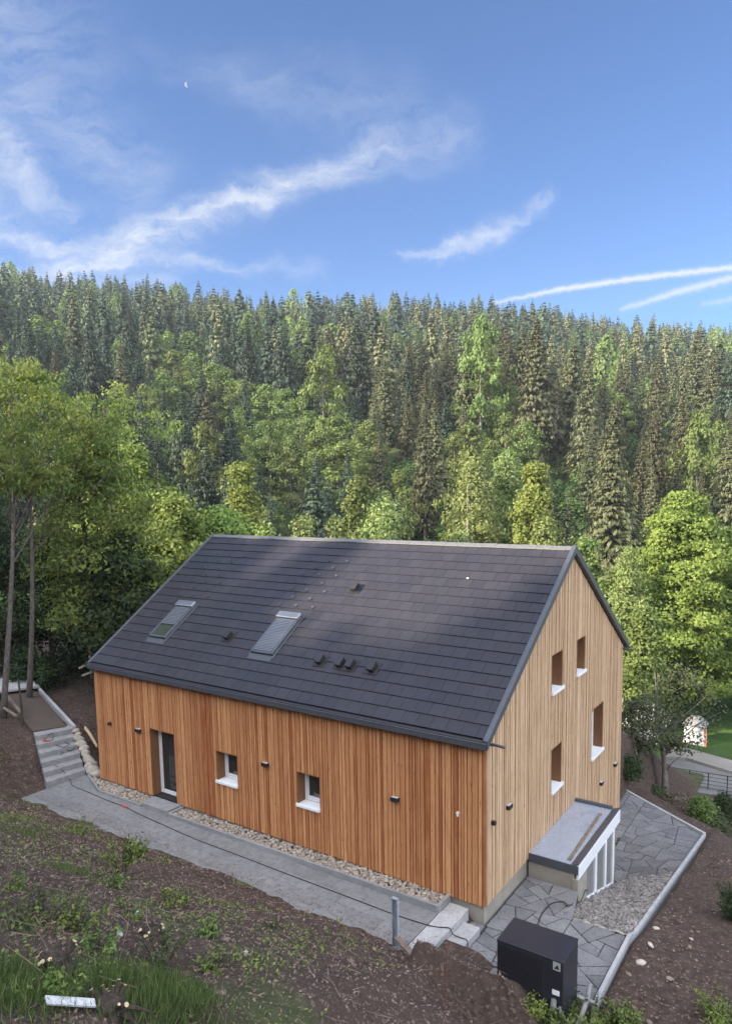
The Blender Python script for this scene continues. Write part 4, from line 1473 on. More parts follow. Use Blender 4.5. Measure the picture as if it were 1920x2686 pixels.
# ------------------------------------------------------------------ posts, boards, foreground things
gpz = gz1(-1.02, -2.12)
mb = MB()
mb.box(-1.09, -.975, -2.14, -2.13, gpz - .3, .96); mb.box(-1.10, -1.091, -2.20, -2.13, gpz - .3, .96); mb.box(-.974, -.965, -2.20, -2.13, gpz - .3, .96)
mb.box(-1.05, -1.01, -2.145, -2.138, gpz, .9)
mb.box(-1.11, -.955, -2.205, -2.12, .961, .975)
tag(mb.build('fence_post', MATS['zinc']), 'galvanised steel channel post standing on the bank edge beside the path', 'post')
mb = MB(); a = np.array([.78, .5, -.35]); a /= np.linalg.norm(a)
mb.obox((-.68, -2.28, gz1(-.68, -2.28) + .07), (.93, -.30, -.22), (.30, .95, 0), (.2, -.08, .97), .36, .07, .02)
tag(mb.build('wooden_board', MATS['old_wood'], bevel=.004), 'short weathered board lying at the foot of the metal post', 'board')
mb = MB(); g0 = gz1(1.15, -4.0)
mb.tube([(1.12, -4.02, g0 - .3), (1.13, -4.0, g0 + .4), (1.16, -4.02, 1.69)], .012, 8); mb.tube([(1.16, -4.02, 1.69), (1.16, -4.02, 1.74)], .02, 8)
tag(mb.build('iron_rod', MATS['rust']), 'thin rusty iron rod stuck upright in the bank soil', 'rod')


def ground_hit(u, v):
    d = ray(u, v)
    for t in np.arange(3, 60, .05):
        q = CAMLOC + d * t
        if q[2] < gz1(q[0], q[1]): return q
    return q


def fz(a, b): return a / 2.03, 2100 + b / 2.03


# white plank in the grass
q = ground_hit(*fz(350, 1118)); q2 = ground_hit(*fz(480, 1125)); dv = unit(np.array(q2 - q)); 
mb = MB(); up = unit(np.array([0, -.48, .87])); sv = unit(np.cross(up, dv)); up = unit(np.cross(dv, sv))
hl = float(np.linalg.norm(q2 - q))
mb.obox(q + up * .10, dv, sv, up, hl, .05, .012)
tag(mb.build('white_plank', MATS['plank_paint'], bevel=.003), 'short white painted plank lying in the grass near the bottom left', 'plank')


def stump(u, v, s, label, seed):
    q = ground_hit(u, v)
    rs = random.Random(seed)
    t = empty('tree_stump', tuple(q))
    tag(t, label, 'tree stump', 'cut stumps on the bank')
    m_ = MB(); n = 18
    prof = [(0.62, -.3), (.50, 0.0), (.42, .16), (.40, .26)]
    rr = [rs.uniform(.8, 1.25) for _ in range(n)]
    vs = []
    for (r_, z_) in prof:
        for k in range(n):
            a = 2 * math.pi * k / n
            w_ = r_ * s * (rr[k] ** (1.6 if z_ < .1 else .7))
            vs.append((q[0] + w_ * math.cos(a), q[1] + w_ * math.sin(a), q[2] + z_ * s * 1.4 + rs.uniform(-.07, .07) * s * 1.5))
    fs = [(i * n + k, i * n + (k + 1) % n, (i + 1) * n + (k + 1) % n, (i + 1) * n + k) for i in range(len(prof) - 1) for k in range(n)]
    m_.add(vs, fs)
    for k in range(4):        # root flares
        a = rs.uniform(0, 6.28)
        m_.tube([q + np.array([.3 * s * math.cos(a), .3 * s * math.sin(a), .1 * s]), q + np.array([.75 * s * math.cos(a), .75 * s * math.sin(a), -.02]), q + np.array([1.2 * s * math.cos(a), 1.2 * s * math.sin(a), -.35 * s])], [.11 * s, .08 * s, .03 * s], 7)
    m_.build('trunk', MATS['bark_dark'], t)
    m_ = MB()
    m_.add([vs[3 * n + k] for k in range(n)], [tuple(range(n))])
    m_.build('cut_face', MATS['bark_dark'], t)
    for k in range(11):        # cut side shoots with pale ends
        m_ = MB()
        a = rs.uniform(0, 6.28); d_ = np.array([math.cos(a), math.sin(a), rs.uniform(.6, 1.8)]); d_ /= np.linalg.norm(d_)
        b0 = q + np.array([.30 * s * math.cos(a), .30 * s * math.sin(a), .22 * s])
        l_ = rs.uniform(.25, .62) * s; r_ = rs.uniform(.05, .085) * s
        m_.mat = 0; m_.tube([b0, b0 + d_ * l_], [r_ * 1.2, r_], 7, cap=False)
        m_.mat = 1; e = b0 + d_ * l_
        m_.tube([e - d_ * .003, e + d_ * .004], r_ * .98, 7)
        m_.build('cut_shoot', [MATS['bark_dark'], MATS['cut_wood']], t)
    return q


stump(*fz(290, 890), .36, 'dark cut stump with pale shoot ends on the bank at the lower left', 1)
stump(*fz(810, 730), .34, 'grey cut stump on the mulch in the middle of the bank', 2)
stump(*fz(590, 1130), .32, 'dark cut stump with pale shoot ends in the grass at the bottom edge', 3)

# ------------------------------------------------------------------ foliage builders
def leaves_mesh(name, C, N, size, aspect, rng, tone, mat, droop=0.0):
    n = len(C)
    rnd = unit(rng.normal(size=(n, 3)))
    nrm = unit(N + rnd * .75)
    ax = unit(np.cross(nrm, unit(rng.normal(size=(n, 3)))))
    if droop:
        ax = unit(ax + np.array([0, 0, -droop]))
    sd_ = unit(np.cross(nrm, ax))
    Lh = size * rng.uniform(.7, 1.3, n)
    v, f = leaf_quads(C, ax, sd_, Lh, Lh * aspect)
    me = np_mesh(name, v, f, tone)
    me.materials.append(MATS[mat])
    return me


def gen_broad(seed, H, Rr, crown0=.2, profile='round', n_clump=120, per=70, clump=.8, leaf=.22, mat='leaf_spring', bark='bark_dark',
              aspect=.6, droop=0.0, trunks=1, trunk_r=None, lean=(0, 0), flat=.7, gap=.0):
    """broadleaf tree around the origin: returns (trunk mesh, crown mesh)"""
    rng = np.random.default_rng(seed)
    prof = {'round': lambda t: np.sqrt(np.clip(1 - (2 * t - .9) ** 2 * .9, 0.02, 1)), 'egg': lambda t: np.clip(np.sin(np.pi * np.clip(t, 0, 1) ** .75), .05, 1) ** .7,
            'ragged': lambda t: np.clip(.55 + t * .9, 0, 1) * np.sqrt(np.clip(1.04 - t ** 5, 0.03, 1)), 'cone': lambda t: np.clip(1.02 - t, .06, 1) ** .75 * np.clip(t * 5 + .5, 0, 1), 'column': lambda t: np.clip(1.05 - t ** 3, .1, 1) * .9,
            'spread': lambda t: np.clip(.35 + t * 1.1, 0, 1) * np.sqrt(np.clip(1.04 - t ** 4, 0.03, 1))}[profile]
    # lobes make the outline uneven
    lob = rng.uniform(*((.45, 1.35) if profile == 'ragged' else (.68, 1.22)), (7, 9))

    def rad(t, a):
        i = (np.clip(t, 0, .999) * 6).astype(int); j = ((a / (2 * np.pi)) % 1 * 8).astype(int)
        return Rr * prof(t) * lob[i, j]
    t = rng.random(n_clump) ** .9
    a = rng.uniform(0, 2 * np.pi, n_clump)
    q = rng.random(n_clump) ** .42
    r = rad(t, a) * q
    zc = H * (crown0 + (1 - crown0) * t) - clump * .4
    Cc = np.stack([r * np.cos(a) + lean[0] * zc, r * np.sin(a) + lean[1] * zc, zc], 1)
    out = unit(np.stack([np.cos(a) * q, np.sin(a) * q, .35 + .8 * (t - .4)], 1))
    # leaves inside each clump
    cs = clump * rng.uniform(.6, 1.3, n_clump)
    m = per
    L = rng.normal(size=(n_clump, m, 3)); L = unit(L) * rng.random((n_clump, m, 1)) ** .5
    L = L * cs[:, None, None] * np.array([1, 1, flat])
    C = (Cc[:, None] + L).reshape(-1, 3)
    N = (unit(L) * .8 + out[:, None] + np.array([0, 0, .5])).reshape(-1, 3)
    keep = rng.random(len(C)) > gap
    ct = rng.random(n_clump)[:, None] * .5 + rng.random((n_clump, m)) * .5
    crown = leaves_mesh('crown', C[keep], unit(N[keep]), leaf, aspect, rng, ct.ravel()[keep], mat, droop)
    mb = MB()
    tr = trunk_r or H * .017
    rs = random.Random(seed)
    for k in range(trunks):
        bx, by = (0, 0) if trunks == 1 else (rs.uniform(-.5, .5), rs.uniform(-.5, .5))
        tx, ty = rs.uniform(-.05, .05) * H, rs.uniform(-.05, .05) * H
        pts = []
        for i in range(9):
            u = i / 8; z = H * .93 * u - .6 * (1 - u)
            pts.append((bx + tx * u + lean[0] * z + .20 * math.sin(4.1 * u + k + seed), by + ty * u + lean[1] * z + .12 * math.cos(2.3 * u + seed), z))
        mb.tube(pts, [tr * (1.25 - u * 1.12) if i else tr * 1.5 for i, u in enumerate(np.linspace(0, 1, 9))], 8)
        nb = min(26, max(8, n_clump // 8))
        sel = rng.choice(n_clump, nb, replace=False)
        for ci in sel:
            e = Cc[ci]; zb = max(H * crown0 * .7, e[2] - np.hypot(e[0], e[1]) * rs.uniform(.5, 1.1)); zb = min(zb, H * .85)
            u = zb / (H * .93); i = int(np.clip(u * 8, 0, 7)); b = np.array(pts[i]) * (1 - (u * 8 - i)) + np.array(pts[i + 1]) * (u * 8 - i)
            mid = (b + e) / 2 + np.array([0, 0, rs.uniform(0, .08) * H * .5]) + np.array([rs.uniform(-.2, .2)] * 3)
            mb.tube([b, mid, e], [tr * .42 * (1.1 - u), tr * .26 * (1.1 - u), tr * .08], 5, cap=False)
    trunk = mb.mesh('trunk', True)
    trunk.materials.append(MATS[bark])
    return trunk, crown


def gen_conifer(seed, H, Rr, whorls, nb, per, mat, base=.08, droop=.35, wid=.32, shaggy=.35, trunk=True):
    rng = np.random.default_rng(seed)
    C, A, S, Ls, Ws, T = [], [], [], [], [], []
    for k in range(whorls):
        t = base + (1 - base) * (k + rng.uniform(-.3, .3)) / whorls
        t = min(max(t, base), .985)
        z = H * t
        for j in range(nb):
            if rng.random() < .10: continue
            a = rng.uniform(0, 2 * np.pi)
            l = Rr * min(1.0, ((1 - t) * 1.55) ** .85) * rng.uniform(.68, 1.12) + .12
            if t < .3: l *= .75 + t * .8
            d = np.array([math.cos(a), math.sin(a), 0.0])
            tb = rng.random()
            for i in range(per):
                u = (i + .7) / per
                dr = -droop * l * u * (1.2 - .6 * u) * (1 - .5 * t)
                c = d * l * u * .92 + np.array([0, 0, z + dr + .1 * l * u * u])
                if i % 2 == 0 and i < per - 1:      # flat spray along the branch
                    ax = unit(d + np.array([rng.normal(0, shaggy), rng.normal(0, shaggy), -droop * .7 + rng.normal(0, shaggy * .7)]))
                    sd_ = unit(np.cross(ax, np.array([0, 0, 1.0]) + rng.normal(0, .55, 3)))
                else:                # hanging twigs facing outwards
                    ax = unit(d * .45 + np.array([rng.normal(0, .3), rng.normal(0, .3), -1.0]))
                    sd_ = unit(np.array([-d[1], d[0], 0.0]) + rng.normal(0, .35, 3))
                    sd_ = unit(np.cross(ax, np.cross(sd_, ax)))
                C.append(c); A.append(ax); S.append(sd_)
                Ls.append(l / per * 1.9 + (.16 if per > 6 else .22)); Ws.append((wid * l * (1.1 - .55 * u) + .10 + .055 * max(0, 7 - per)) * rng.uniform(.7, 1.3)); T.append(.2 + tb * .35 + rng.random() * .3)
    # leader
    C.append(np.array([0, 0, H * .99])); A.append(np.array([0, 0, 1.0])); S.append(np.array([1.0, 0, 0])); Ls.append(H * .05); Ws.append(.22); T.append(.5)
    v, f = leaf_quads(np.array(C), np.array(A), np.array(S), np.array(Ls), np.array(Ws))
    return v, f, np.array(T)


def conifer_obj_mesh(seed, H, Rr, mat, whorls=34, nb=9, per=4, base=.12, **kw):
    v, f, t = gen_conifer(seed, H, Rr, whorls, nb, per, mat, base, **kw)
    crown = np_mesh('crown', v, f, t); crown.materials.append(MATS[mat])
    mb = MB(); mb.tube([(0, 0, -1.5), (0, 0, H * .4), (0, 0, H * .97)], [H * .011, H * .009, H * .002], 6)
    tr = mb.mesh('trunk'); tr.materials.append(MATS['bark_grey'])
    return tr, crown


def place_tree(name, meshes, loc, rz, sc, label, cat, group=None):
    e = empty(name, loc, rz)
    e.scale = sc if hasattr(sc, '__len__') else (sc, sc, sc)
    tag(e, label, cat, group)
    for nm, me in zip(('trunk', 'crown'), meshes):
        o = bpy.data.objects.new(nm, me); COL.objects.link(o); o.parent = e
    return e


# ------------------------------------------------------------------ forest on the opposite slope
def rs_xy(r, s):
    return CAMLOC[0] + FH[0] * r + SH[0] * s, CAMLOC[1] + FH[1] * r + SH[1] * s


def zone(u, v):
    """where a tree stands in the wood: used for wording"""
    col = 'far left' if u < 380 else 'left' if u < 760 else 'middle' if u < 1160 else 'right' if u < 1540 else 'far right'
    row = 'top' if v < 880 else 'upper part' if v < 990 else 'middle height' if v < 1120 else 'foot'
    return col, row


def project(p):
    d = np.asarray(p) - CAMLOC
    z = d @ AXF
    return PX0 + FPX * (d @ AXR) / z, PY0 - FPX * (d @ AXU) / z


# broadleaf patches in the wood, as seen: (u, v of crown top, size px)
BEECH = [(60, 800, 60), (100, 830, 70), (150, 825, 55), (500, 860, 60), (505, 905, 55), (560, 800, 40), (620, 805, 45), (700, 815, 40), (760, 830, 45), (800, 860, 45),
         (870, 850, 55), (930, 845, 40), (990, 850, 50), (1080, 835, 40), (560, 960, 90), (640, 975, 80), (700, 990, 80), (750, 1000, 70), (790, 1020, 70), (590, 950, 70),
         (430, 960, 70), (380, 990, 60), (300, 1000, 50), (880, 1070, 90), (960, 1080, 80), (830, 1110, 90), (900, 1130, 100), (760, 1120, 70), (1230, 1090, 90), (1190, 1110, 60), (1290, 1130, 70),
         (1340, 960, 55), (1380, 1080, 70), (1330, 1060, 60), (1600, 960, 60), (1640, 990, 60), (1720, 1000, 60), (1770, 1010, 60), (1800, 1110, 60), (1620, 1010, 70), (1480, 820, 45),
         (1230, 850, 35), (1400, 800, 35), (1550, 860, 45), (1490, 800, 40), (1120, 900, 35), (250, 900, 45), (20, 880, 60), (1050, 1210, 70), (470, 1060, 60), (700, 1080, 60), (1870, 990, 50)]
FOREST = []      # (x, y, z, r, H, kind)
taken = []


def hill_hit(u, v, top=0.0):
    d = ray(u, v)
    k = d @ FH
    for r in np.arange(84, 450, 2.0):
        p = CAMLOC + d * (r / k)
        s = (p - CAMLOC) @ SH
        if p[2] - top < hill_z(r, s): return p, r, s
    return None


for (u, v, px) in BEECH:
    Ht = 16.0
    h = hill_hit(u, v, Ht * .9)
    if h is None: continue
    p, r, s = h
    wR = px * r / FPX * .88
    FOREST.append((p[0], p[1], float(hill_z(r, s)), r, min(max(wR * 2.2, 13), 18), 'beech', wR))
    taken.append((r, s, wR * 1.1))
taken_a = np.array(taken)
rngF = np.random.default_rng(11)
cand = []
r = 84.0
while r < 452:
    sp = 5.9 + r * .0036
    s0, s1 = -.60 * r - 12, .60 * r + 12
    n = int((s1 - s0) / sp)
    for k in range(n):
        s = s0 + (k + rngF.uniform(-.35, .65)) * sp
        rr = r + rngF.uniform(-.5, .5) * sp
        lowk = 1.0
        same = (np.abs(taken_a[:, 1] - s) < taken_a[:, 2] * .95)
        if np.any(same & (taken_a[:, 0] - rr > -taken_a[:, 2] * .8) & (taken_a[:, 0] - rr < 8)): continue
        if np.any(same & (taken_a[:, 0] - rr >= 8) & (taken_a[:, 0] - rr < 30)): lowk = .66
        cand.append((rr, s, lowk))
    r += sp * 1.04
for (r, s, lowk) in cand:
    x, y = rs_xy(r, s)
    z = float(hill_z(np.array([r]), np.array([s]))[0])
    m = float(vnoise(r, s, 46.0, 41)) + .25 * rngF.normal() + (.10 if s > 0 else -.20) + (.22 if s > .06 * r and r < 260 else 0) + (-.28 if r < 190 and s < .12 * r else .02) + (-.10 if r > 330 else 0)
    kind = 'spruce' if m > -.02 else 'fir'
    q = rngF.random()
    if q < .05: kind = 'fresh'
    elif q < .11: kind = 'beech'
    H = (13.5 + 12.0 * rngF.random() ** 1.4) * lowk * (.86 if r > 300 else 1)
    if rngF.random() < .05: H *= 1.15
    if lowk < 1 and rngF.random() < .22: kind = 'beech'
    FOREST.append((x, y, z, r, H, kind, H * (.34 if kind == 'beech' and lowk < 1 else .20)))
    if r < 135 or (lowk < 1 and r < 260):          # young broadleaf growth between the big trees
        for _ in range(2):
            r2, s2 = r + rngF.uniform(-3.5, 3.5), s + rngF.uniform(-3.5, 3.5)
            x2, y2 = rs_xy(r2, s2)
            FOREST.append((x2, y2, float(hill_z(np.array([r2]), np.array([s2]))[0]), r2, rngF.uniform(5, 8.5), 'young', rngF.uniform(2.2, 3.4)))
FOREST.sort(key=lambda q: q[3])

HQ = {'spruce': [conifer_obj_mesh(100 + i, 22, rr, 'needle_spruce', 62, 14, 9, b, droop=.50, wid=.085, shaggy=.42) for i, (rr, b) in enumerate(((3.1, .10), (2.7, .2), (3.5, .15), (2.8, .3)))],
      'fir': [conifer_obj_mesh(120 + i, 22, rr, 'needle_fir', 58, 14, 9, b, droop=.22, wid=.095, shaggy=.34) for i, (rr, b) in enumerate(((3.7, .08), (3.3, .15), (4.1, .1)))],
      'fresh': [conifer_obj_mesh(130, 22, 2.8, 'needle_fresh', 52, 12, 8, .1, droop=.3, wid=.11)],
      'beech': [gen_broad(140 + i, 15, 5.0, .22, 'egg', 70, 60, 1.25, .50, 'leaf_beech', 'bark_grey') for i in range(3)]}
KINDTXT = {'spruce': ('spruce_tree', 'brownish spruce', 'tree'), 'fir': ('fir_tree', 'dark green fir', 'tree'), 'fresh': ('larch_tree', 'light green larch', 'tree'), 'beech': ('beech_tree', 'yellow green beech', 'tree')}
rngP = np.random.default_rng(5)
near, far = [], []
for q in FOREST:
    u, v = project((q[0], q[1], q[2] + q[4] * .8))
    if -60 < u < 1980 and len(near) < 285 and q[5] != 'young': near.append((q, u, v))
    else: far.append(q)
for (q, u, v) in near:
    x, y, z, r, H, kind, wR = q
    col, row = zone(u, v)
    nm, txt, cat = KINDTXT[kind]
    lib = HQ[kind]; me = lib[int(rngP.integers(len(lib)))]
    if kind == 'beech':
        sc = (wR / 5.0, wR / 5.0, H / 15.0)
    else:
        f = H / 22.0; w_ = f * rngP.uniform(1.0, 1.4); sc = (w_, w_, f)
    size = 'tall' if H > 21 else 'middling' if H > 18 else 'shorter'
    place_tree(nm, me, (x, y, z - .3), rngP.uniform(0, 6.28), sc, f'{size} {txt} at the {row} of the wooded hill, {col}', cat,
               f'{size} {txt} trees at the {row} {col} of the wooded hill')

# the rest of the wood, too many to count: one mesh
LQ = {}
for kind, rr, dr, b in (('spruce', 3.0, .46, .12), ('fir', 3.6, .22, .08), ('fresh', 2.8, .3, .1)):
    LQ[kind] = [gen_conifer(200 + i, 22, rr, 40, 10, 5, '', b, droop=dr, wid=.17, shaggy=.32) for i in range(3)]


def low_beech(seed):
    rng = np.random.default_rng(seed)
    n = 900
    t = rng.random(n); a = rng.uniform(0, 6.28, n); cl_ = (a * 2.2).astype(int) + (t * 5).astype(int) * 7
    bump = 1 + .22 * np.sin(cl_ * 12.9)
    r = 5.0 * np.sin(np.pi * np.clip(t, .02, 1) ** .8) ** .6 * rng.random(n) ** .35 * bump
    C = np.stack([r * np.cos(a), r * np.sin(a), 15 * (.2 + .8 * t)], 1)
    nrm = unit(np.stack([np.cos(a), np.sin(a), .5 + t], 1) + rng.normal(0, .5, (n, 3)))
    ax = unit(np.cross(nrm, rng.normal(size=(n, 3)))); sd_ = np.cross(nrm, ax)
    v, f = leaf_quads(C, ax, sd_, rng.uniform(.5, .95, n), rng.uniform(.45, .75, n))
    return v, f, rng.random(n) * .6 + .2


LQ['beech'] = [low_beech(300 + i) for i in range(3)]
LL = {}
for kind, rr, dr, b in (('spruce', 3.0, .46, .12), ('fir', 3.6, .22, .08), ('fresh', 2.8, .3, .1)):
    LL[kind] = [gen_conifer(260 + i, 22, rr, 22, 6, 3, '', b, droop=dr, wid=.30, shaggy=.3) for i in range(4)]
LL['beech'] = LQ['beech']
LQ['young'] = LL['young'] = LQ['beech']
by = {k: ([], [], []) for k in LQ}
for q in far:
    x, y, z, r, H, kind, wR = q
    v, f, t = (LQ if r < 250 else LL)[kind][int(rngP.integers(3))]
    a = rngP.uniform(0, 6.28); w_ = (wR / 5.0 if kind in ('beech', 'young') else H / 22 * rngP.uniform(1.1, 1.5)); h_ = H / (15 if kind in ('beech', 'young') else 22)
    c_, s_ = math.cos(a), math.sin(a)
    V = np.stack([(v[:, 0] * c_ - v[:, 1] * s_) * w_ + x, (v[:, 0] * s_ + v[:, 1] * c_) * w_ + y, v[:, 2] * h_ + z - .3], 1)
    off = sum(len(k_) for k_ in by[kind][0])
    tn = np.clip(t + rngP.uniform(-.4, .36), 0, 1)
    by[kind][0].append(V); by[kind][1].append(f + off); by[kind][2].append(tn)
VV, FF, TT, MI = [], [], [], []
off = 0
order = ['spruce', 'fir', 'fresh', 'beech', 'young']
for mi, k in enumerate(order):
    if not by[k][0]: continue
    V = np.concatenate(by[k][0]); F = np.concatenate(by[k][1]) + off; T = np.concatenate(by[k][2])
    VV.append(V); FF.append(F); TT.append(T); MI.append(np.full(len(F), mi)); off += len(V)
me = np_mesh('distant_forest', np.concatenate(VV), np.concatenate(FF), np.concatenate(TT))
me.polygons.foreach_set('material_index', np.concatenate(MI).astype(np.int32))
o = link('distant_forest', me, None, [MATS['needle_spruce'], MATS['needle_fir'], MATS['needle_fresh'], MATS['leaf_beech'], MATS['leaf_under']])
tag(o, 'mixed forest of spruce, fir and beech covering the far hillside up to the ridge', 'forest', kind='stuff')
print('forest', len(near), len(far), len(me.polygons))

# ------------------------------------------------------------------ trees of the valley and the garden
def at_ground(u, D, dz=0.0):
    p = P(u, PY0, D)
    return np.array([p[0], p[1], gz1(p[0], p[1]) + dz])


def tree_px(name, u, vtop, D, width_px, label, gen, seed, cat='tree', group=None, base_z=None, **kw):
    """a tree standing on the ground at depth D whose top is seen at vtop"""
    g = at_ground(u, D)
    if base_z is not None: g[2] = base_z
    k = AXF @ FH
    top = P(u, vtop, D)
    H = top[2] - g[2]
    Rr = width_px * D / FPX / 2
    me = gen_broad(seed, H, Rr, **kw)
    return place_tree(name, me, tuple(g), 0, 1, label, cat, group)


# near left pair
def cherry(seed, u, vtop, D, wpx, label, lean, n=150):
    g = at_ground(u, D)
    top = P(u + 40, vtop, D); H = top[2] - g[2]
    me = gen_broad(seed, H, wpx * D / FPX / 2, .66, 'ragged', n, 60, .55, .18, 'leaf_cherry', 'bark_left', .42, .9, 1, .105, lean, .6)
    place_tree('cherry_tree', me, tuple(g), 0, 1, label, 'tree', 'slender trees at the left edge')


cherry(401, -20, 960, 27, 430, 'slender leafy tree with bare grey trunk, nearest the left edge', (.085, .055))
cherry(402, 42, 990, 29, 560, 'slender leafy tree with bare grey trunk, right one of the left pair', (.09, .06))
tree_px('leafy_tree', 250, 1130, 31, 330, 'dark leafy tree reaching right towards the roof beside the slender pair', gen_broad, 403, crown0=.25, profile='egg',
        n_clump=190, per=80, clump=.85, leaf=.21, mat='leaf_cherry', aspect=.45, droop=.6)
tree_px('leafy_tree', 330, 1000, 36, 150, 'thin leafy shoot rising between the left pair and the hill', gen_broad, 404, crown0=.3, profile='column',
        n_clump=50, per=50, clump=.8, leaf=.22, mat='leaf_spring', aspect=.5, gap=.3)
tree_px('leafy_tree', 330, 1390, 30, 260, 'low dark leafy tree between the trunks and the left roof edge', gen_broad, 405, crown0=.08, profile='round',
        n_clump=120, per=80, clump=.75, leaf=.2, mat='leaf_dark', aspect=.5)
tree_px('leafy_tree', 130, 1380, 33, 300, 'low dark leafy tree behind the pale slab on the left', gen_broad, 406, crown0=.05, profile='round',
        n_clump=130, per=80, clump=.8, leaf=.2, mat='leaf_dark', aspect=.5)
tree_px('leafy_tree', -40, 1300, 34, 300, 'dark leafy tree cut by the left picture edge', gen_broad, 407, crown0=.05, profile='egg',
        n_clump=130, per=80, clump=.9, leaf=.22, mat='leaf_dark', aspect=.5)
# yellow-green group behind the house, left
tree_px('leafy_tree', 345, 1165, 44, 330, 'tall yellow green tree behind the left gable end', gen_broad, 410, crown0=.15, profile='egg', n_clump=230, per=80, clump=.95, leaf=.27, mat='leaf_spring', aspect=.6)
tree_px('leafy_tree', 460, 1300, 42, 290, 'yellow green tree rising above the left roof verge', gen_broad, 411, crown0=.1, profile='egg', n_clump=190, per=80, clump=.9, leaf=.26, mat='leaf_spring', aspect=.6)
tree_px('leafy_tree', 580, 1330, 46, 240, 'yellow green tree behind the left end of the ridge', gen_broad, 412, crown0=.1, profile='round', n_clump=150, per=80, clump=.95, leaf=.27, mat='leaf_spring', aspect=.6)
tree_px('leafy_tree', 640, 1215, 62, 190, 'olive pyramid shaped tree behind the left part of the ridge', gen_broad, 413, crown0=.1, profile='cone', n_clump=170, per=70, clump=1.2, leaf=.34, mat='leaf_spring', aspect=.55)
tree_px('leafy_tree', 700, 1375, 58, 110, 'small yellow green tree peeping over the ridge left of centre', gen_broad, 414, crown0=.1, profile='egg', n_clump=60, per=70, clump=1.0, leaf=.3, mat='leaf_spring')
tree_px('leafy_tree', 800, 1355, 60, 100, 'small pale green tree over the ridge near the first shadowy gap', gen_broad, 415, crown0=.1, profile='egg', n_clump=60, per=70, clump=1.0, leaf=.3, mat='leaf_birch')
tree_px('leafy_tree', 880, 1350, 63, 80, 'small reddish tipped tree over the middle of the ridge', gen_broad, 416, crown0=.1, profile='egg', n_clump=50, per=70, clump=.9, leaf=.3, mat='leaf_birch')
tree_px('leafy_tree', 940, 1255, 70, 130, 'mid green tree standing behind the rounded pale tree', gen_broad, 424, crown0=.1, profile='cone', n_clump=110, per=70, clump=1.3, leaf=.36, mat='leaf_beech')
tree_px('leafy_tree', 1010, 1310, 57, 220, 'rounded pale green tree with arching branches above the ridge', gen_broad, 417, crown0=.2, profile='spread', n_clump=120, per=80, clump=1.0, leaf=.3, mat='leaf_birch', aspect=.5, gap=.15)
tree_px('birch_tree', 1240, 1205, 66, 130, 'left birch of the bright group over the ridge', gen_broad, 418, crown0=.12, profile='egg', n_clump=190, per=70, clump=1.1, leaf=.3, mat='leaf_birch', bark='bark_birch', aspect=.5, droop=.5)
tree_px('birch_tree', 1325, 1195, 68, 120, 'middle birch of the bright group over the ridge', gen_broad, 419, crown0=.15, profile='egg', n_clump=170, per=70, clump=1.1, leaf=.3, mat='leaf_birch', bark='bark_birch', aspect=.5, droop=.4)
tree_px('leafy_tree', 1400, 1215, 64, 150, 'fresh green tree on the right of the bright group over the ridge', gen_broad, 420, crown0=.12, profile='egg', n_clump=190, per=70, clump=1.1, leaf=.32, mat='leaf_spring')
tree_px('leafy_tree', 1425, 1350, 58, 110, 'low pale green tree just left of the ridge end', gen_broad, 421, crown0=.1, profile='egg', n_clump=80, per=70, clump=.9, leaf=.28, mat='leaf_birch')
tree_px('leafy_tree', 1200, 1370, 60, 110, 'low pale willow like tree in front of the left birch', gen_broad, 422, crown0=.1, profile='egg', n_clump=80, per=70, clump=.9, leaf=.28, mat='leaf_birch', droop=.8)
tree_px('leafy_tree', 1530, 1400, 52, 110, 'open green tree peeping out behind the gable peak', gen_broad, 423, crown0=.1, profile='spread', n_clump=60, per=60, clump=.8, leaf=.26, mat='leaf_beech', gap=.2)
# big maple, right
tree_px('maple_tree', 1790, 1290, 52, 400, 'big bright yellow green maple on the right beyond the house', gen_broad, 430, crown0=.12, profile='egg', n_clump=560, per=150, clump=.95, leaf=.215, mat='leaf_maple', aspect=.75, flat=.55)
tree_px('maple_tree', 1960, 1360, 55, 300, 'bright green tree cut by the right picture edge', gen_broad, 431, crown0=.1, profile='egg', n_clump=280, per=130, clump=1.0, leaf=.23, mat='leaf_maple', aspect=.7, flat=.55)
tree_px('birch_tree', 1650, 1430, 49, 110, 'pale drooping birch between the gable and the big maple', gen_broad, 432, crown0=.1, profile='column', n_clump=150, per=80, clump=.8, leaf=.24, mat='leaf_birch', bark='bark_birch', aspect=.45, droop=.9)
tree_px('leafy_tree', 1690, 1590, 44, 130, 'mid green tree at the foot of the pale birch', gen_broad, 433, crown0=.1, profile='egg', n_clump=110, per=80, clump=.8, leaf=.24, mat='leaf_beech')
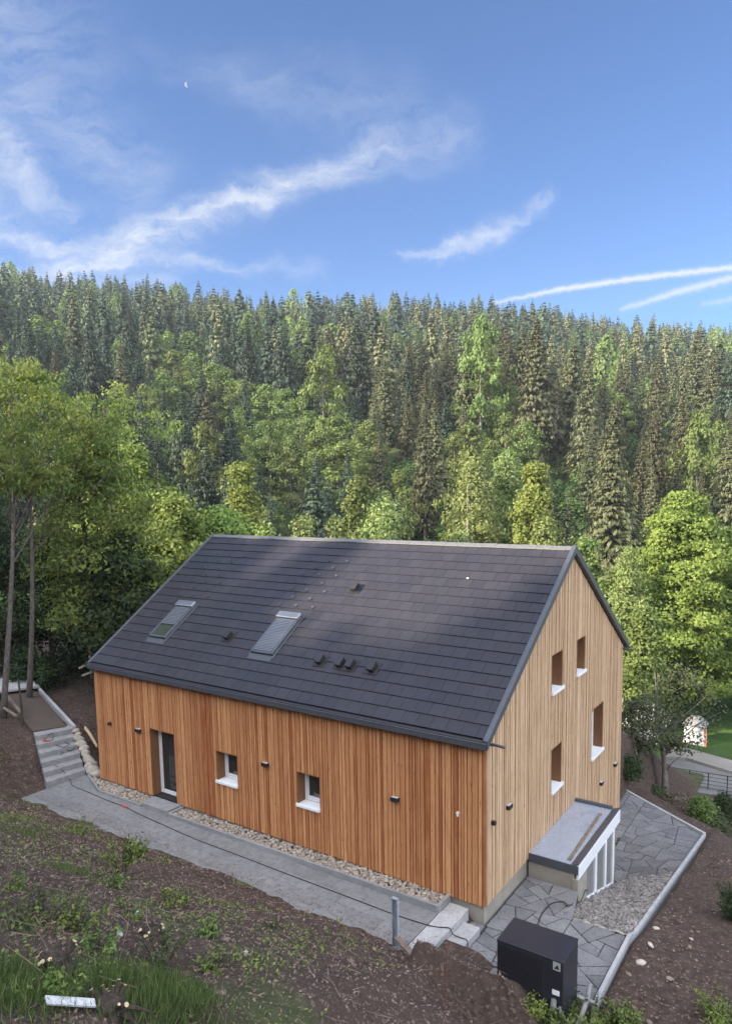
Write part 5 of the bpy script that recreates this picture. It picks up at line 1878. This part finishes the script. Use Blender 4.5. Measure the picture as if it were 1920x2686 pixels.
# shaded thin tree and shrubs by the road
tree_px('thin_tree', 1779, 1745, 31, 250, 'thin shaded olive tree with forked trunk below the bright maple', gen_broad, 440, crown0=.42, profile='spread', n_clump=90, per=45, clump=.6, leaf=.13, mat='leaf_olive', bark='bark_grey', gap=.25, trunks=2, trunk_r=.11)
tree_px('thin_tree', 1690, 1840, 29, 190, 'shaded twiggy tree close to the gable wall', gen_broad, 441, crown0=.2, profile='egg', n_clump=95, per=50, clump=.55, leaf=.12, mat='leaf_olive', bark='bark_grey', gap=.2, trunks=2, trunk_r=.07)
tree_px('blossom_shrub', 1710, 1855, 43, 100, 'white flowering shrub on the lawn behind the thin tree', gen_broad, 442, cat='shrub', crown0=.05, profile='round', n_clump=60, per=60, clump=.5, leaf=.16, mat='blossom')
for k, (u, v, D, w_, mt, lb) in enumerate(((1660, 2010, 27, 90, 'leaf_dark', 'dark shrub behind the far patio corner beside the gable'), (1730, 2095, 30, 80, 'leaf_olive', 'dull brown shrub outside the long patio kerb'),
                                           (1790, 2120, 29, 80, 'leaf_dry', 'dry brown bramble below the thin tree'), (1868, 2120, 26, 60, 'leaf_beech', 'green bush right of the thin tree by the railing'),
                                           (1895, 2170, 26, 90, 'leaf_olive', 'olive bush near the right edge outside the patio corner'), (1925, 2110, 30, 60, 'leaf_dark', 'dark bush at the right edge below the railing'),
                                           (1835, 2140, 28, 70, 'leaf_dry', 'dry twiggy shrub just outside the patio corner'))):
    tree_px('shrub', u, v, D, w_, lb, gen_broad, 450 + k, cat='shrub', crown0=.02, profile='round', n_clump=70, per=60, clump=.35, leaf=.10, mat=mt)

# understorey on the left behind the steps
for k, (u, v, D, w_, mt, lb) in enumerate(((60, 1700, 31, 120, 'leaf_dark', 'dark bush behind the upper end of the left path'), (210, 1600, 34, 150, 'leaf_dark', 'dark bush behind the bare soil left of the house'),
                                           (300, 1560, 33, 110, 'leaf_cherry', 'green bush touching the left roof edge'))):
    tree_px('shrub', u, v, D, w_, lb, gen_broad, 470 + k, cat='shrub', crown0=.02, profile='round', n_clump=80, per=60, clump=.35, leaf=.12, mat=mt)


# ------------------------------------------------------------------ plants on the banks
def plant(name, q, h, w, nstem, leaf, mat, label, seed, group=None, cat='plant', aspect=.45):
    rng = np.random.default_rng(seed)
    e = empty(name, tuple(q)); tag(e, label, cat, group)
    C, N = [], []
    mb = MB()
    for k in range(nstem):
        a = rng.uniform(0, 6.28); sp = w * rng.random() ** .5
        tip = np.array([math.cos(a) * sp, math.sin(a) * sp, h * rng.uniform(.6, 1.1) * (1 - .35 * sp / w)])
        base_ = np.array([math.cos(a) * sp * .3, math.sin(a) * sp * .3, -.05])
        mb.tube([base_, (base_ + tip) / 2 + np.array([0, 0, .05]), tip], [.006, .005, .003], 4, cap=False)
        nl = int(h / leaf * 2.6) + 4
        for i in range(nl):
            t = .25 + .75 * (i + .5) / nl
            p = base_ + (tip - base_) * t + rng.normal(0, leaf * .45, 3)
            C.append(p); N.append(unit(np.array([math.cos(a) * .4, math.sin(a) * .4, 1.0])))
    C = np.array(C); N = np.array(N)
    me = leaves_mesh('leaves', C, N, leaf, aspect, rng, rng.random(len(C)), mat)
    o = bpy.data.objects.new('leaves', me); COL.objects.link(o); o.parent = e
    sm_ = mb.mesh('stems'); sm_.materials.append(MATS['leaf_dark'])
    o = bpy.data.objects.new('stems', sm_); COL.objects.link(o); o.parent = e
    return e


def gh(u, v): return ground_hit(u, v)


plant('seedling_shrub', gh(*fz(640, 375)), .85, .42, 16, .10, 'leaf_beech', 'tall bright green seedling standing alone on the bare upper bank', 1)
plant('seedling_shrub', gh(*fz(720, 310)), .55, .4, 12, .10, 'leaf_cherry', 'darker green seedling just right of the tall bright one', 2)
for k, (a, b, h, w_, mt, lb) in enumerate(((410, 190, .5, .5, 'leaf_cherry', 'low green weed clump under the pale path corner'), (60, 480, .3, .35, 'leaf_beech', 'low green weed at the left edge of the bank'),
                                         (600, 460, .3, .3, 'leaf_cherry', 'small weed below the tall bright seedling'), (690, 610, .35, .45, 'leaf_beech', 'green weed clump above the middle stump'),
                                         (890, 560, .28, .4, 'leaf_cherry', 'sparse weed clump right above the middle stump'), (1000, 540, .3, .4, 'leaf_cherry', 'sparse green weed in the middle of the mulch'),
                                         (1095, 720, .26, .28, 'leaf_beech', 'small bright weed right of the middle stump'), (1170, 880, .26, .35, 'leaf_beech', 'low weed in the mulch near the bottom middle'),
                                         (860, 850, .5, .4, 'leaf_olive', 'grassy brown green tuft just below the middle stump'), (380, 700, .5, .55, 'leaf_cherry', 'leafy clump above the lower left stump'),
                                         (520, 800, .4, .35, 'leaf_beech', 'yellow green weed between the two left stumps'), (320, 1060, .4, .3, 'leaf_cherry', 'dark leafy weed just above the white plank'),
                                         (200, 650, .45, .6, 'leaf_olive', 'tangled pale weed clump on the left bank'), (1410, 690, .22, .3, 'leaf_dark', 'small dark weed in the mulch right of centre'))):
    plant('weed_clump', gh(*fz(a, b)), h, w_, 14, .075, mt, lb, 20 + k, 'weeds on the mulch bank')
plant('shrub', gh(1395, 2660), .45, .3, 14, .07, 'leaf_spring', 'small yellow green shrub left of the pipe at the bottom edge', 41, cat='shrub')
for k, (x, y, h, w_, lb) in enumerate(((2.95, -1.75, .75, .55, 'bright leafy shrub at the patio corner right of the heat pump'), (2.5, -2.6, .6, .5, 'bright leafy shrub at the bottom edge below the pump pipe'),
                                       (3.5, -1.5, .55, .45, 'leafy shrub on the soil just right of the patio corner'))):
    plant('shrub', (x, y, gz1(x, y)), h, w_, 40, .085, 'leaf_beech', lb, 50 + k, cat='shrub')
plant('shrub', (5.0, -.35, gz1(5.0, -.35)), .5, .6, 40, .10, 'leaf_spring', 'grassy green shrub in the bottom right corner', 55, cat='shrub', aspect=.2)
plant('young_spruce', (4.62, 4.3, gz1(4.62, 4.3)), 1.1, .55, 60, .09, 'leaf_dark', 'small dark spruce at the right edge beside the bare soil', 56, cat='shrub', aspect=.3)

# grass in patches on the near bank
def grass_patch():
    rng = np.random.default_rng(9)
    spots = [(60, 950, .55, 2300), (40, 1060, .5, 1500), (800, 960, .55, 1900), (860, 1050, .55, 2300), (700, 1100, .5, 1400), (600, 930, .4, 800), (150, 200, .5, 900), (60, 120, .5, 800), (430, 400, .35, 450),
             (330, 380, .35, 350), (560, 1000, .3, 500), (960, 980, .4, 800), (90, 640, .6, 700), (300, 520, .6, 500), (980, 1130, .4, 700), (1040, 1040, .3, 300)]
    C, A, S, Lh, Wd, T = [], [], [], [], [], []
    for (a, b, rad_, n) in spots:
        q = gh(*fz(a, b))
        p = q + np.stack([rng.normal(0, rad_ * .6, n), rng.normal(0, rad_ * .6, n), np.zeros(n)], 1)
        p[:, 2] = gz(p[:, 0], p[:, 1]) + vnoise(p[:, 0], p[:, 1], 1.7, 1) * .30 + vnoise(p[:, 0], p[:, 1], .55, 2) * .15
        n = int(n * .62); p = p[:n]; l = rng.uniform(.10, .27, n) * (.7 if b < 700 else 1)
        ax = unit(np.stack([rng.normal(0, .38, n), rng.normal(0, .38, n), np.ones(n)], 1))
        sd_ = unit(np.cross(ax, unit(rng.normal(size=(n, 3)))))
        C.append(p + ax * l[:, None] * .45); A.append(ax); S.append(sd_); Lh.append(l); Wd.append(rng.uniform(.006, .012, n)); T.append(rng.random(n) ** 1.4)
    v, f = leaf_quads(np.concatenate(C), np.concatenate(A), np.concatenate(S), np.concatenate(Lh), np.concatenate(Wd))
    o = link('grass', np_mesh('grass', v, f, np.concatenate(T)), None, [MATS['grass_blade']])
    tag(o, 'tufts of long green grass growing on the lower left of the bank', 'grass', kind='stuff')


grass_patch()


def mulch():
    rng = np.random.default_rng(12)
    n = 15000
    x = rng.uniform(-13, 6.5, n); d = rng.random(n) ** .8 * 9.5
    y = bank_edge(x) - d - .05
    z = gz(x, y) + (vnoise(x, y, 1.7, 1) * .30 + vnoise(x, y, .55, 2) * .15 + vnoise(x, y, .21, 4) * .085) * sstep(0, .5, d) + .012
    C = np.stack([x, y, z], 1)
    nr = unit(np.stack([rng.normal(0, .3, n), -.45 + rng.normal(0, .3, n), np.ones(n)], 1))
    ax = unit(np.cross(nr, unit(rng.normal(size=(n, 3))))); sd_ = np.cross(nr, ax)
    L_ = rng.uniform(.02, .085, n); v, f = leaf_quads(C, ax, sd_, L_, L_ * rng.uniform(.18, .6, n))
    o = link('bark_mulch', np_mesh('bark_mulch', v, f, rng.random(n) ** 1.5), None, [MATS['mulch']])
    tag(o, 'brown bark chips and leaf litter scattered over the soil bank', 'mulch', kind='stuff')
    n = 5200
    x = rng.uniform(-14, 7, n); d = rng.random(n) * 9
    y = bank_edge(x) - d
    k = rng.random(n) < .22
    x[k] = rng.uniform(3.05, 7, k.sum()); y[k] = rng.uniform(-3, 9, k.sum())
    k2 = (~k) & (rng.random(n) < .15)
    x[k2] = rng.uniform(-25, -15.5, k2.sum()); y[k2] = rng.uniform(1.5, 12, k2.sum())
    d = np.maximum(0, bank_edge(x) - y)
    z = gz(x, y) + (vnoise(x, y, 1.7, 1) * .30 + vnoise(x, y, .55, 2) * .15 + vnoise(x, y, .21, 4) * .085) * sstep(0, .5, d)
    o = stones('soil_clods', np.stack([x, y, z], 1), rng.uniform(.008, .035, n) * (1 + (rng.random(n) < .03) * 1.2), (.5, .9), 'mulch', .15, 0, False, rng)
    tag(o, 'small clods and crumbs of brown earth lying on the bare soil', 'soil', kind='stuff')
    n = 1500
    x = rng.uniform(-15, .0, n); y = -1.95 + rng.exponential(.16, n)
    k = y < -.75
    x, y = x[k], y[k]
    o = stones('soil_crumbs', np.stack([x, y, np.full(len(x), PATHZ + .004)], 1), rng.uniform(.004, .018, len(x)), (.5, .9), 'mulch', .15, 0, False, rng)
    tag(o, 'crumbs of earth spilled from the bank onto the edge of the path', 'soil', kind='stuff')
    # low leafy cover in patches, thicker towards the left
    n = 26000
    x = rng.uniform(-19, 4.5, n); y = bank_edge(x) - rng.uniform(.5, 9.8, n)
    den = vnoise(x, y, 1.1, 51) + vnoise(x, y, .4, 52) * .6 + sstep(3.0, 8.5, bank_edge(x) - y) * .28 - sstep(-4, 3, x) * .12 + sstep(-7, -12, x) * .25
    k = den > .17 + rng.normal(0, .05, n)
    x, y = x[k], y[k]; n = len(x); d = bank_edge(x) - y
    z = gz(x, y) + (vnoise(x, y, 1.7, 1) * .30 + vnoise(x, y, .55, 2) * .15 + vnoise(x, y, .21, 4) * .085) * sstep(0, .5, d) + rng.uniform(.01, .14, n)
    nr = unit(np.stack([rng.normal(0, .4, n), -.3 + rng.normal(0, .4, n), np.ones(n)], 1))
    ax = unit(np.cross(nr, unit(rng.normal(size=(n, 3))))); sd_ = np.cross(nr, ax)
    L_ = rng.uniform(.03, .08, n); v, f = leaf_quads(np.stack([x, y, z], 1), ax, sd_, L_, L_ * rng.uniform(.4, .75, n))
    o = link('ground_cover', np_mesh('ground_cover', v, f, rng.random(n)), None, [MATS['leaf_cherry']])
    tag(o, 'low green weeds and seedlings spreading in patches over the bank', 'ground cover', kind='stuff')
    # twigs
    mb = MB()
    for i in range(700):
        xx = rng.uniform(-12, 4); dd = rng.uniform(.3, 8.8); yy = float(bank_edge(xx)) - dd
        zz = gz1(xx, yy) + .05; a = rng.uniform(0, 6.28); l = rng.uniform(.08, .45)
        p0 = np.array([xx, yy, zz]); p1 = p0 + np.array([math.cos(a) * l, math.sin(a) * l, -.55 * math.sin(a) * l + rng.uniform(0, .1) + (rng.uniform(.1, .35) if i % 5 == 0 else 0)])
        mb.cur = .4 + .6 * rng.random()
        mb.tube([p0, (p0 + p1) / 2 + rng.normal(0, .02, 3), p1], [.005, .004, .002], 4, cap=False)
    tag(mb.build('twigs', MATS['mulch']), 'thin dry twigs strewn across the mulch on the bank', 'twigs', kind='stuff')


mulch()

# single pale stones on the soil
for k, (x, y, s, lb) in enumerate(((3.30, .55, .11, 'largest pale stone on the soil right of the patio kerb'), (3.34, 1.25, .07, 'small white stone on the soil beside the patio kerb'), (3.9, .35, .07, 'pale flat stone well right of the kerb'),
                                   (3.95, 2.4, .05, 'small pale stone high on the right soil slope'), (3.2, 2.4, .08, 'pale broken stone touching the sloping kerb'))):
    o = stones('loose_stone', np.array([[x, y, gz1(x, y) + .02]]), np.array([s]), (.35, .6), 'loose_stone', .12, 1, False)
    tag(o, lb, 'stone', 'pale stones on the right soil')
for k, (a, b, s, lb) in enumerate(((1310, 830, .05, 'white stone chip on the mulch near the bottom middle'), (1210, 458, .045, 'white stone chip on the bank below the path'), (730, 620, .06, 'bluish stone left of the middle stump'), (640, 735, .05, 'pale chip left of the middle stump foot'))):
    q = gh(*fz(a, b))
    o = stones('stone_chip', np.array([[q[0], q[1], q[2] + .06]]), np.array([s]), (.3, .5), 'concrete_light', .12, 0, False)
    tag(o, lb, 'stone', 'pale chips on the mulch bank')

# ------------------------------------------------------------------ logs and odds on the left
mb = MB()
a_, b_ = P(220, 1905, 27.5), P(255, 1960, 26.5)
mb.tube([a_, (a_ + b_) / 2 + np.array([0, 0, .05]), b_], [.05, .06, .04], 8)
tag(mb.build('fallen_branch', MATS['cut_wood']), 'pale barkless branch lying on the soil beside the left house corner', 'branch')
for k, (p0, p1, D0, D1, lb) in enumerate(((((12, 1818)), ((55, 1870)), 29, 27, 'pale branch propped beside the upper path on the left'), (((10, 1858)), ((45, 1880)), 27, 26.5, 'short pale log below the propped branch'))):
    q0, q1 = P(*p0, D0), P(*p1, D1)
    mb = MB(); mb.tube([q0, q1], [.05, .07], 8)
    tag(mb.build('fallen_branch', MATS['old_wood']), lb, 'branch')
mb = MB(); q0, q1 = P(60, 1905, 26.5), P(48, 1780, 26.5)
mb.tube([q0, (q0 + q1) / 2 + np.array([.03, 0, 0]), q1], [.045, .04, .03], 7)
tag(mb.build('wooden_stake', MATS['bark_dark']), 'slanting dark wooden stake beside the upper path', 'stake')
mb = MB()
for k, (u, v) in enumerate(((228, 1745), (236, 1765))):
    q = P(u, v, 30); mb.obox(q, unit(np.array([1, .3, .4])), unit(np.array([-.3, 1, 0])), unit(np.array([-.4, 0, 1])), .28, .2, .04)
tag(mb.build('stone_slabs', MATS['stone_edge'], bevel=.01), 'grey broken slabs leaning behind the left house corner', 'slab')

# ------------------------------------------------------------------ valley floor: road, pavement, lawn, railing
def strip(name, pts_px, z, mat, thick=.0):
    """polygon on the valley floor from its corners as seen"""
    poly = []
    for (u, v) in pts_px:
        d = ray(u, v); t = (z - CAMLOC[2]) / d[2]; q = CAMLOC + d * t; poly.append((q[0], q[1]))
    A_ = sum(poly[i][0] * poly[(i + 1) % len(poly)][1] - poly[(i + 1) % len(poly)][0] * poly[i][1] for i in range(len(poly)))
    if A_ < 0: poly = poly[::-1]
    m_ = MB(); m_.prism(poly, z - .25, z)
    return tag(m_.build(name, mat), kind='structure')


strip('road', [(1560, 1985), (1800, 1996), (2100, 2086), (2200, 2230), (1920, 2092), (1780, 2072), (1560, 2060)], ROAD_Z + .06, MATS['asphalt'])
strip('pavement', [(1560, 1945), (1800, 1962), (2100, 2045), (2100, 2080), (1800, 1990), (1560, 1978)], ROAD_Z + .12, MATS['pavement_grey'])
mb = MB()
def vf(u, v, z=ROAD_Z):
    d = ray(u, v); t = (z - CAMLOC[2]) / d[2]; return (CAMLOC + d * t)
a_, b_ = vf(1560, 1982), vf(1800, 1993); c_ = vf(2100, 2084)
kerb_run(mb, b_[:2], a_[:2], .2, .3, ROAD_Z + .2, ROAD_Z + .2, 1.0)
kerb_run(mb, c_[:2], b_[:2], .2, .3, ROAD_Z + .2, ROAD_Z + .2, 1.0)
tag(mb.build('road_kerb', MATS['pavement_grey']), 'pale kerb line between the valley road and its pavement', 'kerb')
# guard railing along the near side of the road
rl = empty('railing', tuple(vf(1820, 2060)))
tag(rl, 'thin dark metal railing along the near side of the valley road', 'railing')
ra, rb = vf(1760, 2058), vf(2010, 2100)
n = 6
mb = MB()
for k in range(5):
    z = ROAD_Z + .15 + k * .22
    mb.tube([(ra[0], ra[1], z), (rb[0], rb[1], z)], .018 if k < 4 else .028, 5)
mb.build('rail', MATS['black_plastic'], rl)
for k in range(n):
    q = ra + (rb - ra) * k / (n - 1)
    mb = MB(); mb.tube([(q[0], q[1], ROAD_Z - .1), (q[0], q[1], ROAD_Z + 1.06)], .03, 6); mb.build('post', MATS['black_plastic'], rl)
# white box hut with an orange edge on the lawn
q = vf(1822, 1948); t_ = empty('play_hut', (q[0], q[1], ROAD_Z))
tag(t_, 'white box like hut with orange edge standing on the lawn', 'hut')
mb = MB(); mb.hexa([(q[0] - .7, q[1] - .5, ROAD_Z - .1), (q[0] + .7, q[1] - .5, ROAD_Z - .1), (q[0] + .7, q[1] + .6, ROAD_Z - .1), (q[0] - .7, q[1] + .6, ROAD_Z - .1),
                    (q[0] - .6, q[1] - .3, ROAD_Z + 1.25), (q[0] + .6, q[1] - .3, ROAD_Z + 1.25), (q[0] + .6, q[1] + .5, ROAD_Z + 1.25), (q[0] - .6, q[1] + .5, ROAD_Z + 1.25)])
mb.build('body', MATS['plank_paint'], t_, bevel=.02)
mb = MB(); mb.hexa([(q[0] + .705, q[1] - .52, ROAD_Z), (q[0] + .8, q[1] - .52, ROAD_Z), (q[0] + .8, q[1] - .35, ROAD_Z), (q[0] + .705, q[1] - .35, ROAD_Z),
                    (q[0] + .61, q[1] - .32, ROAD_Z + 1.3), (q[0] + .7, q[1] - .32, ROAD_Z + 1.3), (q[0] + .7, q[1] - .2, ROAD_Z + 1.3), (q[0] + .61, q[1] - .2, ROAD_Z + 1.3)])
mb.build('orange_edge', MATS['orange_paint'], t_)
mb = MB(); mb.hexa([(q[0] - .75, q[1] - .45, ROAD_Z + 1.26), (q[0] + .75, q[1] - .45, ROAD_Z + 1.26), (q[0] + .75, q[1] + .65, ROAD_Z + 1.26), (q[0] - .75, q[1] + .65, ROAD_Z + 1.26),
                    (q[0] - .3, q[1] - .1, ROAD_Z + 1.8), (q[0] + .3, q[1] - .1, ROAD_Z + 1.8), (q[0] + .3, q[1] + .3, ROAD_Z + 1.8), (q[0] - .3, q[1] + .3, ROAD_Z + 1.8)])
mb.build('lid', MATS['concrete'], t_)

# wire fence behind the soil, left of the house
wf = empty('wire_fence', tuple(P(230, 1700, 36)))
tag(wf, 'thin wire fence with wooden post behind the left roof corner', 'fence')
f0, f1 = P(205, 1700, 34), P(330, 1640, 40)
mb = MB()
for k in range(7):
    z = .0 + k * .2
    mb.tube([f0 + np.array([0, 0, z - .4]), f1 + np.array([0, 0, z - .4])], .008, 4)
for k in range(14):
    q = f0 + (f1 - f0) * k / 13; mb.tube([q + np.array([0, 0, -.4]), q + np.array([0, 0, .85])], .006, 4)
mb.build('wire_mesh', MATS['zinc'], wf)
mb = MB(); q = P(236, 1720, 30); mb.tube([(q[0], q[1], q[2] - .9), (q[0], q[1], q[2] + .45)], .05, 8)
mb.build('post', MATS['cut_wood'], wf)

# ------------------------------------------------------------------ the wooded crest behind the viewer that shades the house
def back_wood():
    rng = np.random.default_rng(77)
    V, F, T = [], [], []; off = 0
    xs_ = np.concatenate([np.arange(-110, 30, .9), rng.uniform(-160, 45, 160)])
    for k, x in enumerate(xs_):
        front_row = k < len(np.arange(-110, 30, .9))
        y = rng.uniform(-67, -62) if front_row else rng.uniform(-80, -68)
        g = gz1(x, y)
        lim = 9.8 + math.tan(SUN_EL) / math.cos(SUN_AZ) * (5.6 - y) + .45 * math.sin(x * .4) + rng.uniform(-.35, .35)
        gapx = x + 2.6 + math.tan(SUN_AZ) * (y - 5.6)
        if abs(gapx) < 3.3: lim -= 6.2
        elif abs(gapx) < 4.5: lim -= .8
        H = lim - g if front_row else min(rng.uniform(8, 12), lim - g - 1)
        if H < 2: continue
        v, f, t = LQ['fir'][k % 3]
        V.append(np.stack([v[:, 0] * .8 + x, v[:, 1] * .8 + y, v[:, 2] * H / 22 + g], 1)); F.append(f + off); T.append(t); off += len(v)
    o = link('woodland_behind', np_mesh('woodland_behind', np.concatenate(V), np.concatenate(F), np.concatenate(T)), None, [MATS['needle_fir']])
    tag(o, 'dark conifer wood on the crest of the slope behind the viewer', 'forest', kind='stuff')


BACK_OFF = 0.0
back_wood()

# ------------------------------------------------------------------ moon
def moon():
    c = P(418 * 1.18227 - 3, 186 * 1.18227, 3200.0)
    R_ = 3200 * 7.5 / FPX
    m, nt = new_mat('moonlight')
    e = nt.n('ShaderNodeEmission', i_Color=(0.62, 0.72, 0.95, 1), i_Strength=0.34)
    nt.put(nt.n('ShaderNodeOutputMaterial').inputs[0], e)
    n = 20; ring = []
    rim, term = [], []
    tilt = math.radians(100)
    for i in range(n + 1):
        a = math.pi * i / n
        rim.append((math.cos(a), math.sin(a))); term.append((math.cos(a), math.sin(a) * .18))
    vs = []
    for (p, q) in rim + term:
        x_ = p * math.cos(tilt) - q * math.sin(tilt); y_ = p * math.sin(tilt) + q * math.cos(tilt)
        for dpt in (0.0, 2.0):
            vs.append(tuple(c + AXR * x_ * R_ + AXU * y_ * R_ + AXF * dpt))
    fs = []
    for i in range(n):
        a0, a1, b0, b1 = 2 * i, 2 * (i + 1), 2 * (n + 1 + i), 2 * (n + 2 + i)
        fs += [(a0, a1, b1, b0), (a0 + 1, b0 + 1, b1 + 1, a1 + 1), (a0, a0 + 1, a1 + 1, a1), (b0, b1, b1 + 1, b0 + 1)]
    mb = MB(); mb.add(vs, fs)
    o = mb.build('moon', m)
    o.visible_shadow = True
    tag(o, 'small pale half moon high in the blue sky on the left', 'moon')


moon()

# ------------------------------------------------------------------ haze
HAZE = 0.0002
if HAZE > 0:
    m, nt = new_mat('haze_air')
    pv = nt.n('ShaderNodeVolumePrincipled')
    pv.inputs['Color'].default_value = (0.80, 0.88, 1.0, 1)
    pv.inputs['Density'].default_value = HAZE
    pv.inputs['Anisotropy'].default_value = 0.0
    om = nt.n('ShaderNodeOutputMaterial')
    nt.put(om.inputs['Volume'], pv.outputs[0])
    mb = MB(); mb.box(-700, 500, -300, 700, -12.0, 175.0)
    o = mb.build('haze', m)
    tag(o, 'thin pale air haze filling the valley', 'haze', kind='stuff')
